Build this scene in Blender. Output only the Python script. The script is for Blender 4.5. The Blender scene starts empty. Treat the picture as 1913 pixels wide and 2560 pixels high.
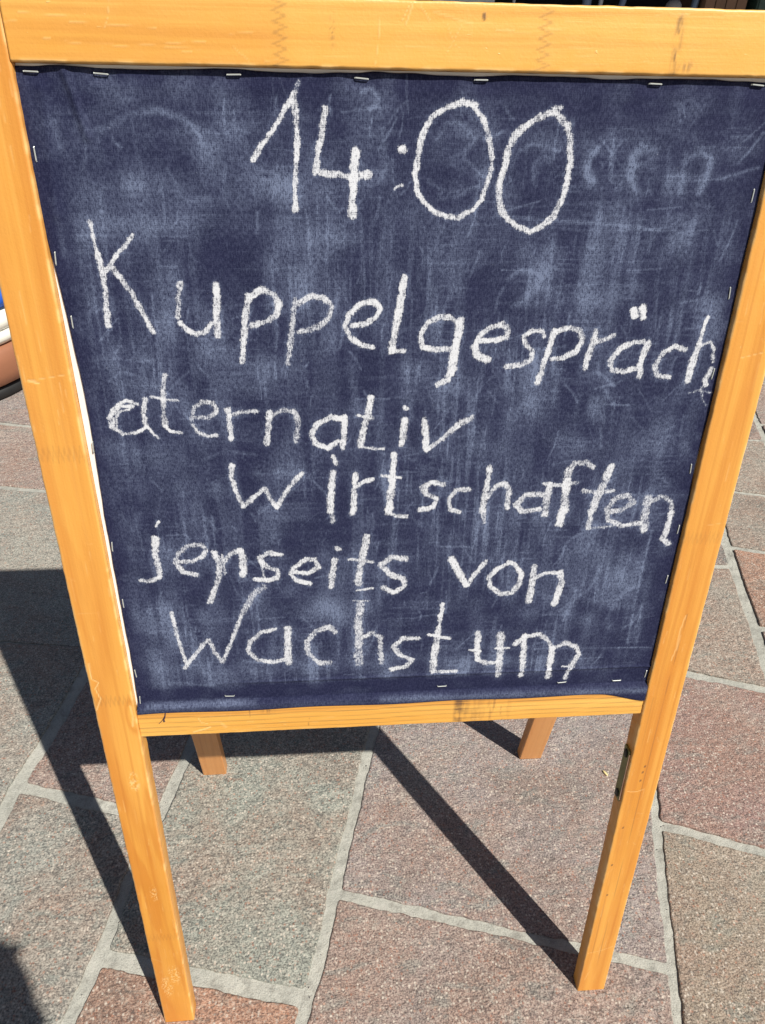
import bpy, math, random
import numpy as np
from mathutils import Vector, Matrix
random.seed(7)
rng = np.random.RandomState(11)
R = math.radians
scene = bpy.context.scene
col = scene.collection

# ------------------------------------------------------------------ camera
CAM = (-0.0736, -0.4171, 1.2761); YAW, PITCH, ROLL, FPX = 0.0925, -0.6496, 0.0314, 1795.6
cd = bpy.data.cameras.new('camera'); cam = bpy.data.objects.new('camera', cd); col.objects.link(cam)
cd.sensor_fit = 'HORIZONTAL'; cd.sensor_width = 36.0; cd.lens = FPX / 1913.0 * 36.0
cd.clip_start = 0.03; cd.clip_end = 400.0
fw = Vector((math.sin(YAW) * math.cos(PITCH), math.cos(YAW) * math.cos(PITCH), math.sin(PITCH)))
rt = Vector((math.cos(YAW), -math.sin(YAW), 0.0)); up = rt.cross(fw)
r2 = rt * math.cos(ROLL) + up * math.sin(ROLL); u2 = -rt * math.sin(ROLL) + up * math.cos(ROLL)
mc = Matrix((r2, u2, -fw)).transposed().to_4x4(); mc.translation = Vector(CAM)
cam.matrix_world = mc
scene.camera = cam

# ------------------------------------------------------------------ sky, sun, exposure
EL, AZ = R(51.0), R(-50.0)
S = Vector((math.cos(EL) * math.cos(AZ), math.cos(EL) * math.sin(AZ), math.sin(EL)))
world = bpy.data.worlds.new('World'); scene.world = world; world.use_nodes = True
wn = world.node_tree; wn.nodes.clear()
sky = wn.nodes.new('ShaderNodeTexSky'); sky.sky_type = 'NISHITA'; sky.sun_disc = False
sky.sun_elevation = EL; sky.sun_rotation = math.atan2(S.x, S.y); sky.altitude = 300; sky.air_density = 1.0; sky.dust_density = 1.2
bgn = wn.nodes.new('ShaderNodeBackground'); bgn.inputs[1].default_value = SKY_STRENGTH = 0.045
wo = wn.nodes.new('ShaderNodeOutputWorld')
wn.links.new(sky.outputs[0], bgn.inputs[0]); wn.links.new(bgn.outputs[0], wo.inputs[0])
sl = bpy.data.lights.new('sun', 'SUN'); so = bpy.data.objects.new('sun', sl); col.objects.link(so)
sl.energy = 5.0; sl.angle = R(0.53); sl.color = (1.0, 0.955, 0.88)
so.rotation_euler = S.to_track_quat('Z', 'Y').to_euler(); so.location = (3, -4, 6)
scene.view_settings.view_transform = 'Standard'; scene.view_settings.look = 'None'
scene.view_settings.gamma = 1.0; scene.view_settings.use_curve_mapping = False
scene.view_settings.exposure = 0.25

# ------------------------------------------------------------------ helpers
def tag(o, label=None, cat=None, group=None, kind=None):
    if label: o['label'] = label
    if cat: o['category'] = cat
    if group: o['group'] = group
    if kind: o['kind'] = kind
    return o

def empty(name, loc=(0, 0, 0)):
    o = bpy.data.objects.new(name, None); col.objects.link(o); o.location = loc; o.empty_display_size = 0.1
    return o

def mesh_obj(name, verts, faces, mat=None, parent=None, smooth=False):
    me = bpy.data.meshes.new(name)
    me.from_pydata([tuple(v) for v in verts], [], faces); me.update()
    if smooth:
        me.polygons.foreach_set('use_smooth', [True] * len(me.polygons))
    if mat: me.materials.append(mat)
    o = bpy.data.objects.new(name, me); col.objects.link(o)
    if parent: o.parent = parent
    return o

def grid_mesh(name, V, nu, nv, mat, parent, closed=False, attrs=None, smooth=True, caps=False):
    """V: (nv*nu,3) float array, quads built by numpy."""
    me = bpy.data.meshes.new(name)
    a = np.arange(nv - 1)[:, None] * nu
    if closed: i0 = np.arange(nu)[None, :]; i1 = (i0 + 1) % nu
    else: i0 = np.arange(nu - 1)[None, :]; i1 = i0 + 1
    q = np.stack([a + i0, a + i1, a + nu + i1, a + nu + i0], -1).reshape(-1, 4)
    nq = len(q); loops = q.reshape(-1); starts = np.arange(nq) * 4; tot = np.full(nq, 4)
    if caps and closed:
        loops = np.concatenate([loops, np.arange(nu)[::-1], np.arange(nu) + (nv - 1) * nu])
        starts = np.concatenate([starts, [nq * 4, nq * 4 + nu]]); tot = np.concatenate([tot, [nu, nu]])
    me.vertices.add(len(V)); me.vertices.foreach_set('co', np.ascontiguousarray(V, np.float32).reshape(-1))
    me.loops.add(len(loops)); me.loops.foreach_set('vertex_index', loops.astype(np.int32))
    me.polygons.add(len(starts)); me.polygons.foreach_set('loop_start', starts.astype(np.int32))
    me.polygons.foreach_set('loop_total', tot.astype(np.int32))
    me.update(calc_edges=True)
    sm = np.full(len(starts), smooth)
    if caps: sm[-2:] = False
    me.polygons.foreach_set('use_smooth', sm)
    for k, v in (attrs or {}).items():
        if v.ndim == 1:
            at = me.attributes.new(k, 'FLOAT', 'POINT'); at.data.foreach_set('value', v.astype(np.float32))
        else:
            at = me.attributes.new(k, 'FLOAT_VECTOR', 'POINT'); at.data.foreach_set('vector', v.astype(np.float32).reshape(-1))
    me.materials.append(mat)
    me.validate(verbose=False)
    o = bpy.data.objects.new(name, me); col.objects.link(o)
    if parent: o.parent = parent
    return o

def vnoise(x, y, seed=0):
    """smooth value noise on arrays, 0..1"""
    t = np.random.RandomState(seed).rand(256, 256)
    xi = np.floor(x).astype(int); yi = np.floor(y).astype(int); fx = x - xi; fy = y - yi
    fx = fx * fx * (3 - 2 * fx); fy = fy * fy * (3 - 2 * fy)
    a = t[xi & 255, yi & 255]; b = t[(xi + 1) & 255, yi & 255]; c = t[xi & 255, (yi + 1) & 255]; d = t[(xi + 1) & 255, (yi + 1) & 255]
    return (a * (1 - fx) + b * fx) * (1 - fy) + (c * (1 - fx) + d * fx) * fy

def fbm(x, y, seed=0, n=4):
    s = 0; w = 0
    for i in range(n):
        s = s + vnoise(x * 2 ** i, y * 2 ** i, seed + i) / 2 ** i; w += 1 / 2 ** i
    return s / w

def sstep(a, b, x):
    t = np.clip((x - a) / (b - a), 0, 1); return t * t * (3 - 2 * t)

def polydist(U, V, pts):
    """distance of points to a polyline"""
    d = np.full(U.shape, 1e9)
    for (x0, y0), (x1, y1) in zip(pts[:-1], pts[1:]):
        dx, dy = x1 - x0, y1 - y0; L = dx * dx + dy * dy + 1e-12
        t = np.clip(((U - x0) * dx + (V - y0) * dy) / L, 0, 1)
        d = np.minimum(d, np.hypot(U - x0 - t * dx, V - y0 - t * dy))
    return d

# ------------------------------------------------------------------ node helpers
class N:
    def __init__(s, name):
        s.m = bpy.data.materials.new(name); s.m.use_nodes = True; s.t = s.m.node_tree; s.t.nodes.clear()
        s.out = s.t.nodes.new('ShaderNodeOutputMaterial'); s.b = s.n('ShaderNodeBsdfPrincipled')
        s.t.links.new(s.b.outputs[0], s.out.inputs[0])
    def n(s, k, **kw):
        x = s.t.nodes.new(k)
        for a, v in kw.items(): setattr(x, a, v)
        return x
    def l(s, a, b): s.t.links.new(a, b)
    def set(s, node, i, v):
        if hasattr(v, 'links') or hasattr(v, 'is_linked'): s.l(v, node.inputs[i])
        else: node.inputs[i].default_value = v
    def math(s, op, a, b=0.0, c=0.0, clamp=False):
        x = s.n('ShaderNodeMath', operation=op, use_clamp=clamp)
        for i, v in enumerate((a, b, c)): s.set(x, i, v)
        return x.outputs[0]
    def vmath(s, op, a, b):
        x = s.n('ShaderNodeVectorMath', operation=op); s.set(x, 0, a); s.set(x, 1, b); return x.outputs[0]
    def mix(s, f, a, b, mode='MIX'):
        x = s.n('ShaderNodeMix', data_type='RGBA', blend_type=mode)
        s.set(x, 0, f); s.set(x, 6, a); s.set(x, 7, b); return x.outputs[2]
    def noise(s, vec, scale, detail=2.0, rough=0.5, dist=0.0, col=False):
        x = s.n('ShaderNodeTexNoise'); s.l(vec, x.inputs['Vector'])
        x.inputs['Scale'].default_value = scale; x.inputs['Detail'].default_value = detail
        x.inputs['Roughness'].default_value = rough; x.inputs['Distortion'].default_value = dist
        return x.outputs[1 if col else 0]
    def ramp(s, f, stops, interp='LINEAR'):
        x = s.n('ShaderNodeValToRGB'); cr = x.color_ramp; cr.interpolation = interp
        while len(cr.elements) < len(stops): cr.elements.new(0.5)
        for e, (p, c) in zip(cr.elements, stops): e.position = p; e.color = (*c, 1) if len(c) == 3 else c
        s.set(x, 0, f); return x.outputs[0]
    def mapr(s, f, a, b, c=0.0, d=1.0, smooth=False):
        x = s.n('ShaderNodeMapRange', interpolation_type='SMOOTHSTEP' if smooth else 'LINEAR'); x.clamp = True
        for i, v in enumerate((f, a, b, c, d)): s.set(x, i, v)
        return x.outputs[0]
    def attr(s, name, what=2):
        x = s.n('ShaderNodeAttribute', attribute_name=name); return x.outputs[what]
    def bump(s, h, strength, dist, normal=None):
        x = s.n('ShaderNodeBump'); x.inputs['Strength'].default_value = strength; x.inputs['Distance'].default_value = dist
        s.l(h, x.inputs['Height'])
        if normal is not None: s.l(normal, x.inputs['Normal'])
        s.l(x.outputs[0], s.b.inputs['Normal']); return x.outputs[0]
    def scale(s, vec, xyz):
        x = s.n('ShaderNodeMapping'); s.l(vec, x.inputs[0]); x.inputs['Scale'].default_value = xyz; return x.outputs[0]
    def base(s, c): s.set(s.b, 'Base Color', c)
    def rough(s, r): s.set(s.b, 'Roughness', r)

def plain(name, c, rough=0.6, metal=0.0, var=0.25, scale=30.0, bump=0.0005):
    k = N(name); tc = k.n('ShaderNodeTexCoord').outputs['Object']
    f = k.noise(tc, scale, 3.0)
    a = tuple(v * (1 - var) for v in c) + (1,); b = tuple(min(1, v * (1 + var)) for v in c) + (1,)
    k.base(k.mix(f, a, b)); k.rough(rough); k.b.inputs['Metallic'].default_value = metal
    if bump: k.bump(k.noise(tc, scale * 6, 3.0), 0.4, bump)
    return k.m

# ------------------------------------------------------------------ wood
def wood_material(name, light, dark, rear=False):
    """varnished pine: 'gc' = (across, depth, along, offset) beam coordinates in metres"""
    k = N(name); g = k.attr('gc', 1)
    info = k.n('ShaderNodeObjectInfo')
    off = k.n('ShaderNodeCombineXYZ'); k.l(k.math('MULTIPLY', info.outputs['Random'], 7.3), off.inputs[0]); k.l(k.math('MULTIPLY', info.outputs['Random'], 3.1), off.inputs[2])
    p = k.vmath('ADD', g, off.outputs[0])
    band = k.noise(k.scale(p, (120, 60, 2.2)), 1.0, 2.0, .5, .5)
    broad = k.noise(k.scale(p, (22, 22, 1.6)), 1.0, 2.0, 0.5, 0.3)
    rings = k.n('ShaderNodeTexWave', wave_type='BANDS', bands_direction='X', wave_profile='SIN')
    k.l(k.scale(p, (1, 1, 0.05)), rings.inputs[0]); rings.inputs['Scale'].default_value = 17; rings.inputs['Distortion'].default_value = 7.0
    rings.inputs['Detail'].default_value = 2.0; rings.inputs['Detail Scale'].default_value = 1.1; rings.inputs['Detail Roughness'].default_value = 0.55
    line = k.mapr(rings.outputs[1], 0.86, 1.0, 0, 1, True)
    fine = k.noise(k.scale(p, (500, 500, 16)), 1.0, 3.0, 0.6)
    c = k.mix(k.mapr(broad, 0.3, 0.7), (*light, 1), (*dark, 1))
    c = k.mix(k.mapr(band, .56, .66, 0, .32), c, (dark[0] * .86, dark[1] * .78, dark[2] * .8, 1)); c = k.mix(k.mapr(band, .42, .34, 0, .25), c, (light[0] * 1.08, light[1] * 1.14, light[2] * 1.3, 1))
    c = k.mix(k.math('MULTIPLY', k.attr('tone'), 0.62, clamp=True), c, (dark[0] * 0.86, dark[1] * 0.72, dark[2] * 0.7, 1))
    c = k.mix(k.math('MULTIPLY', k.math('MULTIPLY', line, k.mapr(k.noise(p, 3.0, 2.0), .4, .62)), 0.30), c, (dark[0] * 0.72, dark[1] * 0.55, dark[2] * 0.5, 1))
    c = k.mix(k.mapr(fine, 0.35, 0.75, 0, 0.22), c, (dark[0] * 0.8, dark[1] * 0.7, dark[2] * 0.7, 1))
    c = k.mix(k.attr('stain'), c, (0.10, 0.055, 0.035, 1))
    # tiny dents where the varnish has chipped to pale wood
    sp = k.noise(k.scale(p, (260, 260, 120)), 1.0, 1.0, 0.5)
    den = k.noise(p, 9.0, 2.0)
    chip = k.math('MULTIPLY', k.mapr(sp, 0.73, 0.78), k.mapr(den, 0.5, 0.62), clamp=True)
    sc = k.math('MAXIMUM', k.attr('scratch_highlight'), k.math('MULTIPLY', chip, 0.6))
    c = k.mix(k.math('MULTIPLY', sc, 0.72), c, (0.92, 0.62, 0.27, 1))
    k.base(c)
    k.rough(k.mapr(k.noise(p, 60.0, 3.0), 0.3, 0.7, 0.36, 0.52))
    k.b.inputs['Coat Weight'].default_value = 0.12; k.b.inputs['Coat Roughness'].default_value = 0.3
    h = k.math('ADD', k.math('MULTIPLY', fine, 0.3), k.math('MULTIPLY', k.noise(p, 420.0, 2.0), 0.35))
    h = k.math('SUBTRACT', h, k.math('MULTIPLY', sc, 0.8))
    h = k.math('SUBTRACT', h, k.math('MULTIPLY', k.attr('stain'), 0.3))
    k.bump(h, 0.7, 0.0006)
    return k.m

WOOD = wood_material('varnished_pine', (0.80, 0.405, 0.082), (0.66, 0.272, 0.038))
WOOD_RAIL = wood_material('varnished_pine_rail', (0.84, 0.490, 0.120), (0.74, 0.360, 0.062))
WOOD_REAR = wood_material('varnished_pine_rear', (0.72, 0.36, 0.13), (0.6, 0.26, 0.08))

def frame_pt(a, fwd=1):
    """maps (u,v,w) of a leaning frame to world; w is the depth away from the outer face"""
    def f(U, V, W, lean=a):
        ca, sa = math.cos(lean), math.sin(lean)
        return np.stack([U, V * sa + W * ca, V * ca - W * sa], -1)
    return f

def beam(name, parent, to_world, u0, u1, v0, v1, w0, w1, mat, along='v', fine=0.0012, paint=None, foot=None, rad=0.0020, wob=0.0):
    """rounded timber with its face at depth w0 finely divided; runs along v (stile) or u (rail)"""
    if along == 'v': A0, A1, L0, L1 = u0, u1, v0, v1
    else: A0, A1, L0, L1 = v0, v1, u0, u1
    r = rad; n = max(6, int((A1 - A0 - 2 * r) / fine))
    prof = [(x, 0.0) for x in np.linspace(A0 + r, A1 - r, n)]
    def arc(cx, cw, s, e): return [(cx + r * math.cos(t), cw + r * math.sin(t)) for t in np.linspace(s, e, 5)[1:]]
    D = w1 - w0
    prof += arc(A1 - r, r, -math.pi / 2, 0)
    prof += [(A1, D * 0.5)] + [(A1, D - r)] + arc(A1 - r, D - r, 0, math.pi / 2)
    prof += [((A0 + A1) / 2, D)] + [(A0 + r, D)] + arc(A0 + r, D - r, math.pi / 2, math.pi)
    prof += [(A0, D * 0.5)] + [(A0, r)] + arc(A0 + r, r, math.pi, 1.5 * math.pi)[:-1]
    P = np.array(prof); nu = len(P); nl = max(2, int((L1 - L0) / (fine * 1.1)))
    Ls = np.linspace(L0, L1, nl); rr = 0.0009
    Lg = np.repeat(Ls, nu); A = np.tile(P[:, 0], nl); Wd = np.tile(P[:, 1], nl)
    Lg = Lg.reshape(nl, nu); A2 = A.reshape(nl, nu).copy(); W2 = Wd.reshape(nl, nu).copy()
    cA, cW = (A0 + A1) / 2, D / 2
    # worn arrises: edge wobble
    e = np.minimum(abs(A2 - A0), abs(A2 - A1)); edge = np.exp(-(e / 0.002) ** 2)
    nz = (fbm(Lg * 90, A2 * 60, 5, 3) - 0.5); A2 += np.sign(A2 - cA) * edge * nz * 0.0009
    W2 += np.exp(-(W2 / 0.003) ** 2) * (fbm(Lg * 40, A2 * 40, 9, 2) - 0.5) * 0.0004
    if foot is not None:
        Lg = Lg + foot * (w0 + W2) * np.clip(1 - (Lg - L0) / 0.08, 0, 1)
    A = A2.reshape(-1); Wd = W2.reshape(-1); Lf = Lg.reshape(-1)
    U, V = (A, Lf) if along == 'v' else (Lf, A)
    co = to_world(U, V, Wd + w0)
    z = np.zeros(len(A)); face = (np.tile(P[:, 1], nl) < r * 0.9).astype(float)
    at = {'tone': z.copy(), 'stain': z.copy(), 'scratch_highlight': z.copy()}
    # scattered fine scratches along the grain, on every beam
    seed = int(abs(u0 * 977 + v0 * 331 + w0 * 7000)) % 1000; rs = np.random.RandomState(seed)
    if fine < 0.002:
        for i in range(int(46 * (L1 - L0))):
            a0 = rs.uniform(A0 + .003, A1 - .003); l0 = rs.uniform(L0, L1); ln = rs.uniform(.006, .028)
            if rs.rand() < 0.1: pts = [(a0, l0), (a0 + rs.uniform(-.02, .02), l0 + rs.uniform(-.012, .012))]
            else: pts = [(a0, l0), (a0 + rs.uniform(-.0015, .0015), l0 + ln)]
            m = (abs(Lf - l0) < .04) & (face > 0)
            if m.any():
                d = polydist(A[m], Lf[m], pts); at['scratch_highlight'][m] = np.maximum(at['scratch_highlight'][m], sstep(.0008, .0001, d) * rs.uniform(.08, .32))
        # pale arris: painted edge highlight, broken by worn patches
        ed = np.minimum(abs(A - A0), abs(A - A1))
        at['scratch_highlight'] = np.maximum(at['scratch_highlight'], sstep(.0026, .0008, ed) * (.22 + .6 * sstep(.46, .7, fbm(Lf * 60, A * 30, 3, 3))) * (np.tile(P[:, 1], nl) < r * 1.2))
    if paint: paint(U, V, face, at)
    if along == 'v': gc = np.stack([A, Wd, Lf], -1)
    else: gc = np.stack([A, Wd, Lf], -1)
    at['gc'] = gc
    return grid_mesh(name, co, nu, nl, mat, parent, closed=True, attrs=at, caps=True)

def finger_joint(U, V, at, face, c, along, amp, per, width=.0007, s=.5):
    X, L = (U, V) if along == 'v' else (V, U)
    m = (abs(L - c) < amp + .003) & (face > 0)
    x = X[m]; l = L[m]; ph = (x / per) % 1.0; tri = abs(ph - .5) * 4 - 1
    d = abs((l - c) - tri * amp) / math.hypot(1, 4 * amp / per)
    at['stain'][m] = np.maximum(at['stain'][m], sstep(width * 1.5, width * .3, d) * s)

def stroke(U, V, a, face, pts, w, s):
    P = np.array(pts); m = (U > P[:, 0].min() - w) & (U < P[:, 0].max() + w) & (V > P[:, 1].min() - w) & (V < P[:, 1].max() + w) & (face > 0)
    if m.any(): a[m] = np.maximum(a[m], sstep(w / 2, w / 2 * .3, polydist(U[m], V[m], pts)) * s)

# ------------------------------------------------------------------ the sandwich board
W, ST, A_F = 0.680, 0.0437, 0.1738           # frame width, stile width, lean
TH = 0.022; VB1, VB2, VT1, VT2 = 0.5722, 0.6110, 1.2330, 1.2761
board = empty('sandwich_board')
tag(board, 'wooden A-frame sandwich board with navy cloth chalkboard and handwritten German event notice', 'sandwich board')
FW = frame_pt(A_F)
hw = W / 2

def paint_left(U, V, face, at):
    finger_joint(U, V, at, face, .925, 'v', .0065, .0047, s=.16); finger_joint(U, V, at, face, .630, 'v', .006, .0047, s=.18)
    finger_joint(U, V, at, face, .205, 'v', .006, .0047, s=.12)
    at['tone'] += .75 * np.exp(-((U + .305 + .006 * np.sin(V * 9)) / .007) ** 2) * sstep(.85, 1.05, V)
    at['tone'] += .7 * np.exp(-((U + .322 + .01 * np.sin(V * 14)) / .009) ** 2) * sstep(.9, .7, V)
    at['tone'] += .5 * np.exp(-((U + .334) / .006) ** 2) * sstep(.5, .9, fbm(V * 4, U * 10, 41, 2) * 1.6)
    stroke(U, V, at['scratch_highlight'], face, [(-.3349, .684), (-.3353, .662), (-.3288, .657), (-.334, .6486), (-.3305, .634), (-.338, .617)], .0018, .9)
    stroke(U, V, at['scratch_highlight'], face, [(-.331, .9955), (-.296, 1.0010)], .0012, .5); stroke(U, V, at['scratch_highlight'], face, [(-.333, .9955), (-.325, .993)], .003, .8)
    for cx, cy, rx, ry in ((-.313, .505, .008, .02), (-.312, .118, .010, .028), (-.325, .09, .010, .03), (-.317, .30, .006, .02)):
        q = ((U - cx) / rx) ** 2 + ((V - cy) / ry) ** 2
        at['scratch_highlight'] += face * sstep(1, .2, q) * sstep(.52, .64, fbm(U * 700, V * 500, 77, 3)) * .8
    wv_ = fbm(V * 9 + U * 30, U * 60 - V * 2, 66, 3); at['tone'] += face * .55 * sstep(.50, .64, wv_) * sstep(.62, .50, V) + face * .35 * sstep(.55, .68, wv_)
    # knot below the rail
    q = np.hypot((U + .2995) / .007, (V - .607) / .022); at['tone'] += .9 * np.exp(-((q - 1) / .3) ** 2) * (face > 0); stroke(U, V, at['scratch_highlight'], face, [(-.3005, .622), (-.2995, .607), (-.302, .592)], .0035, .6)
    at['scratch_highlight'] = np.clip(at['scratch_highlight'], 0, 1); at['tone'] = np.clip(at['tone'], 0, 1)

def paint_right(U, V, face, at):
    finger_joint(U, V, at, face, .817, 'v', .006, .0047, s=.12)
    at['tone'] += .5 * np.exp(-((U - .322 - .004 * np.sin(V * 7)) / .006) ** 2) + .35 * np.exp(-((U - .303) / .004) ** 2)
    wv_ = fbm(V * 8 + U * 20, U * 70 - V, 69, 3); at['tone'] += face * .4 * sstep(.52, .68, wv_)
    for x, y in ((.3165, .487), (.3155, .477), (.3150, .462), (.307, .375), (.3075, .235), (.304, .30)):
        stroke(U, V, at['stain'], face, [(x, y), (x - .0003, y - .002)], .0032, .8)
    stroke(U, V, at['stain'], face, [(.322, .72), (.319, .60), (.3195, .40), (.3175, .20), (.319, .02)], .0011, .35)
    stroke(U, V, at['stain'], face, [(.306, .60), (.3065, .30), (.3055, .10)], .0011, .25)
    stroke(U, V, at['scratch_highlight'], face, [(.3205, .718), (.3185, .700), (.319, .672), (.3165, .655)], .0022, .6)
    stroke(U, V, at['scratch_highlight'], face, [(.301, .4435), (.3075, .4415), (.315, .442), (.322, .445)], .0018, .6)
    stroke(U, V, at['scratch_highlight'], face, [(.300, .098), (.318, .103), (.337, .112)], .0014, .6); stroke(U, V, at['scratch_highlight'], face, [(.304, .03), (.308, .05)], .0016, .5)
    stroke(U, V, at['scratch_highlight'], face, [(.312, 1.010), (.335, 1.0155)], .0012, .5)

def paint_top(U, V, face, at):
    finger_joint(U, V, at, face, -.1013, 'u', .0046, .0068, s=.28); finger_joint(U, V, at, face, .0962, 'u', .0046, .0068, s=.28)
    at['tone'] += .55 * np.exp(-((V - 1.254 - .002 * np.sin(U * 18)) / .0035) ** 2) * sstep(-.09, -.12, U) + .4 * np.exp(-((V - 1.237) / .003) ** 2) * sstep(0, -.15, U)
    at['tone'] += .30 * sstep(-.09, -.105, U)
    stroke(U, V, at['stain'], face, [(.0492, 1.2685), (.0495, 1.2665)], .004, .85)
    q = fbm(U * 500, V * 90, 55, 3)
    at['stain'] += face * .75 * np.exp(-((U - .1995 - (1.2555 - V) * .02) / .0026) ** 2) * sstep(.36, .62, q) * sstep(1.275, 1.268, V)
    at['stain'] += face * .5 * np.exp(-((U - .210) / .006) ** 2 - ((V - 1.2385) / .0035) ** 2) * sstep(.35, .6, q)
    at['stain'] += face * .45 * np.exp(-((U + .063) / .0018) ** 2 - ((V - 1.257) / .009) ** 2) * sstep(.42, .6, fbm(U * 900, V * 500, 4, 2))
    for pts, w, s in (([(-.2195, 1.279), (-.2225, 1.262), (-.226, 1.255)], .0013, .6), ([(-.0295, 1.277), (-.0285, 1.255), (-.031, 1.236)], .0014, .55), ([(-.0035, 1.2755), (-.0085, 1.262)], .0024, .7),
                      ([(-.006, 1.2745), (-.0115, 1.2635)], .0014, .7), ([(.0015, 1.273), (.009, 1.264)], .0018, .5), ([(.012, 1.2695), (.040, 1.2625)], .003, .3), ([(.022, 1.262), (.029, 1.248)], .0012, .4), ([(.033, 1.262), (.022, 1.243)], .0012, .4),
                      ([(-.285, 1.263), (-.245, 1.261)], .0013, .5), ([(-.25, 1.258), (-.19, 1.2555)], .0013, .5), ([(-.23, 1.243), (-.155, 1.248)], .0013, .45), ([(-.27, 1.2475), (-.266, 1.2475)], .003, .6), ([(.243, 1.271), (.19, 1.2705)], .0012, .25)):
        stroke(U, V, at['scratch_highlight'], face, pts, w * .8, s * .7)
    at['stain'] = np.clip(at['stain'], 0, 1)

def paint_bottom(U, V, face, at):
    for c0, s0 in ((.600, 1.0), (.5925, .7), (.5855, .8), (.579, .6), (.6045, .6)):
        at['stain'] += face * .55 * s0 * sstep(.0009, .0002, abs(V - c0 - .0012 * np.sin(U * 11) - .0006 * np.sin(U * 41)))
    at['tone'] += sstep(.598, .601, V) * .8
    q = fbm(U * 420, V * 60, 31, 3); q2 = fbm(U * 60, V * 420, 32, 3)
    blot = sstep(.064, .070, U) * sstep(.112, .090, U) * (.35 + .65 * sstep(.086, .072, U))
    at['stain'] += face * blot * .72 * sstep(.25, .6, .5 * q + .5 * q2)
    at['stain'] += face * .4 * np.exp(-((U - .118) / .012) ** 2) * sstep(.5, .65, q)
    at['stain'] += face * .5 * np.exp(-((U + .150) / .006) ** 2) * sstep(.598, .604, V) * sstep(.4, .6, q)
    stroke(U, V, at['stain'], face, [(-.1705, .606), (-.1708, .596)], .0016, .6); stroke(U, V, at['stain'], face, [(-.103, .590), (-.104, .579)], .0013, .5)
    stroke(U, V, at['scratch_highlight'], face, [(-.236, .5765), (-.222, .5805), (-.2165, .583)], .0032, .75); stroke(U, V, at['scratch_highlight'], face, [(-.229, .597), (-.226, .590), (-.219, .588)], .0016, .6)
    stroke(U, V, at['scratch_highlight'], face, [(-.203, .587), (-.199, .582)], .005, .35)
    at['stain'] = np.clip(at['stain'], 0, 1); at['tone'] = np.clip(at['tone'], 0, 1)

foot = math.tan(A_F)
beam('stile', board, FW, -hw, -hw + ST, 0, VT2, 0, TH, WOOD, 'v', paint=paint_left, foot=foot)
beam('stile', board, FW, hw - ST, hw, 0, VT2, 0, TH, WOOD, 'v', paint=paint_right, foot=foot)
beam('top_rail', board, FW, -hw + ST + .0002, hw - ST - .0002, VT1, VT2 + .0003, -.0005, TH - .001, WOOD_RAIL, 'u', paint=paint_top)
beam('bottom_rail', board, FW, -hw + ST + .0002, hw - ST - .0002, VB1, VB2, .0026, TH - .001, WOOD_RAIL, 'u', paint=paint_bottom)

# ---- white board panel between the stiles (5.6 mm behind the face)
REC = 0.0062
WHITE = plain('white_board', (0.80, 0.79, 0.75), .5, var=.06)
def slab(name, tw, u0, u1, v0, v1, w0, w1, mat, parent):
    c = [(u, v, w) for w in (w0, w1) for v in (v0, v1) for u in (u0, u1)]
    co = tw(*[np.array(k) for k in zip(*c)])
    f = [(0, 1, 3, 2), (4, 6, 7, 5), (0, 4, 5, 1), (2, 3, 7, 6), (0, 2, 6, 4), (1, 5, 7, 3)]
    return mesh_obj(name, co, f, mat, parent)
slab('board_panel', FW, -hw + ST + .0003, hw - ST - .0003, VB2 + .0003, VT1 - .0003, REC + .0016, REC + .0046, WHITE, board)

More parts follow.
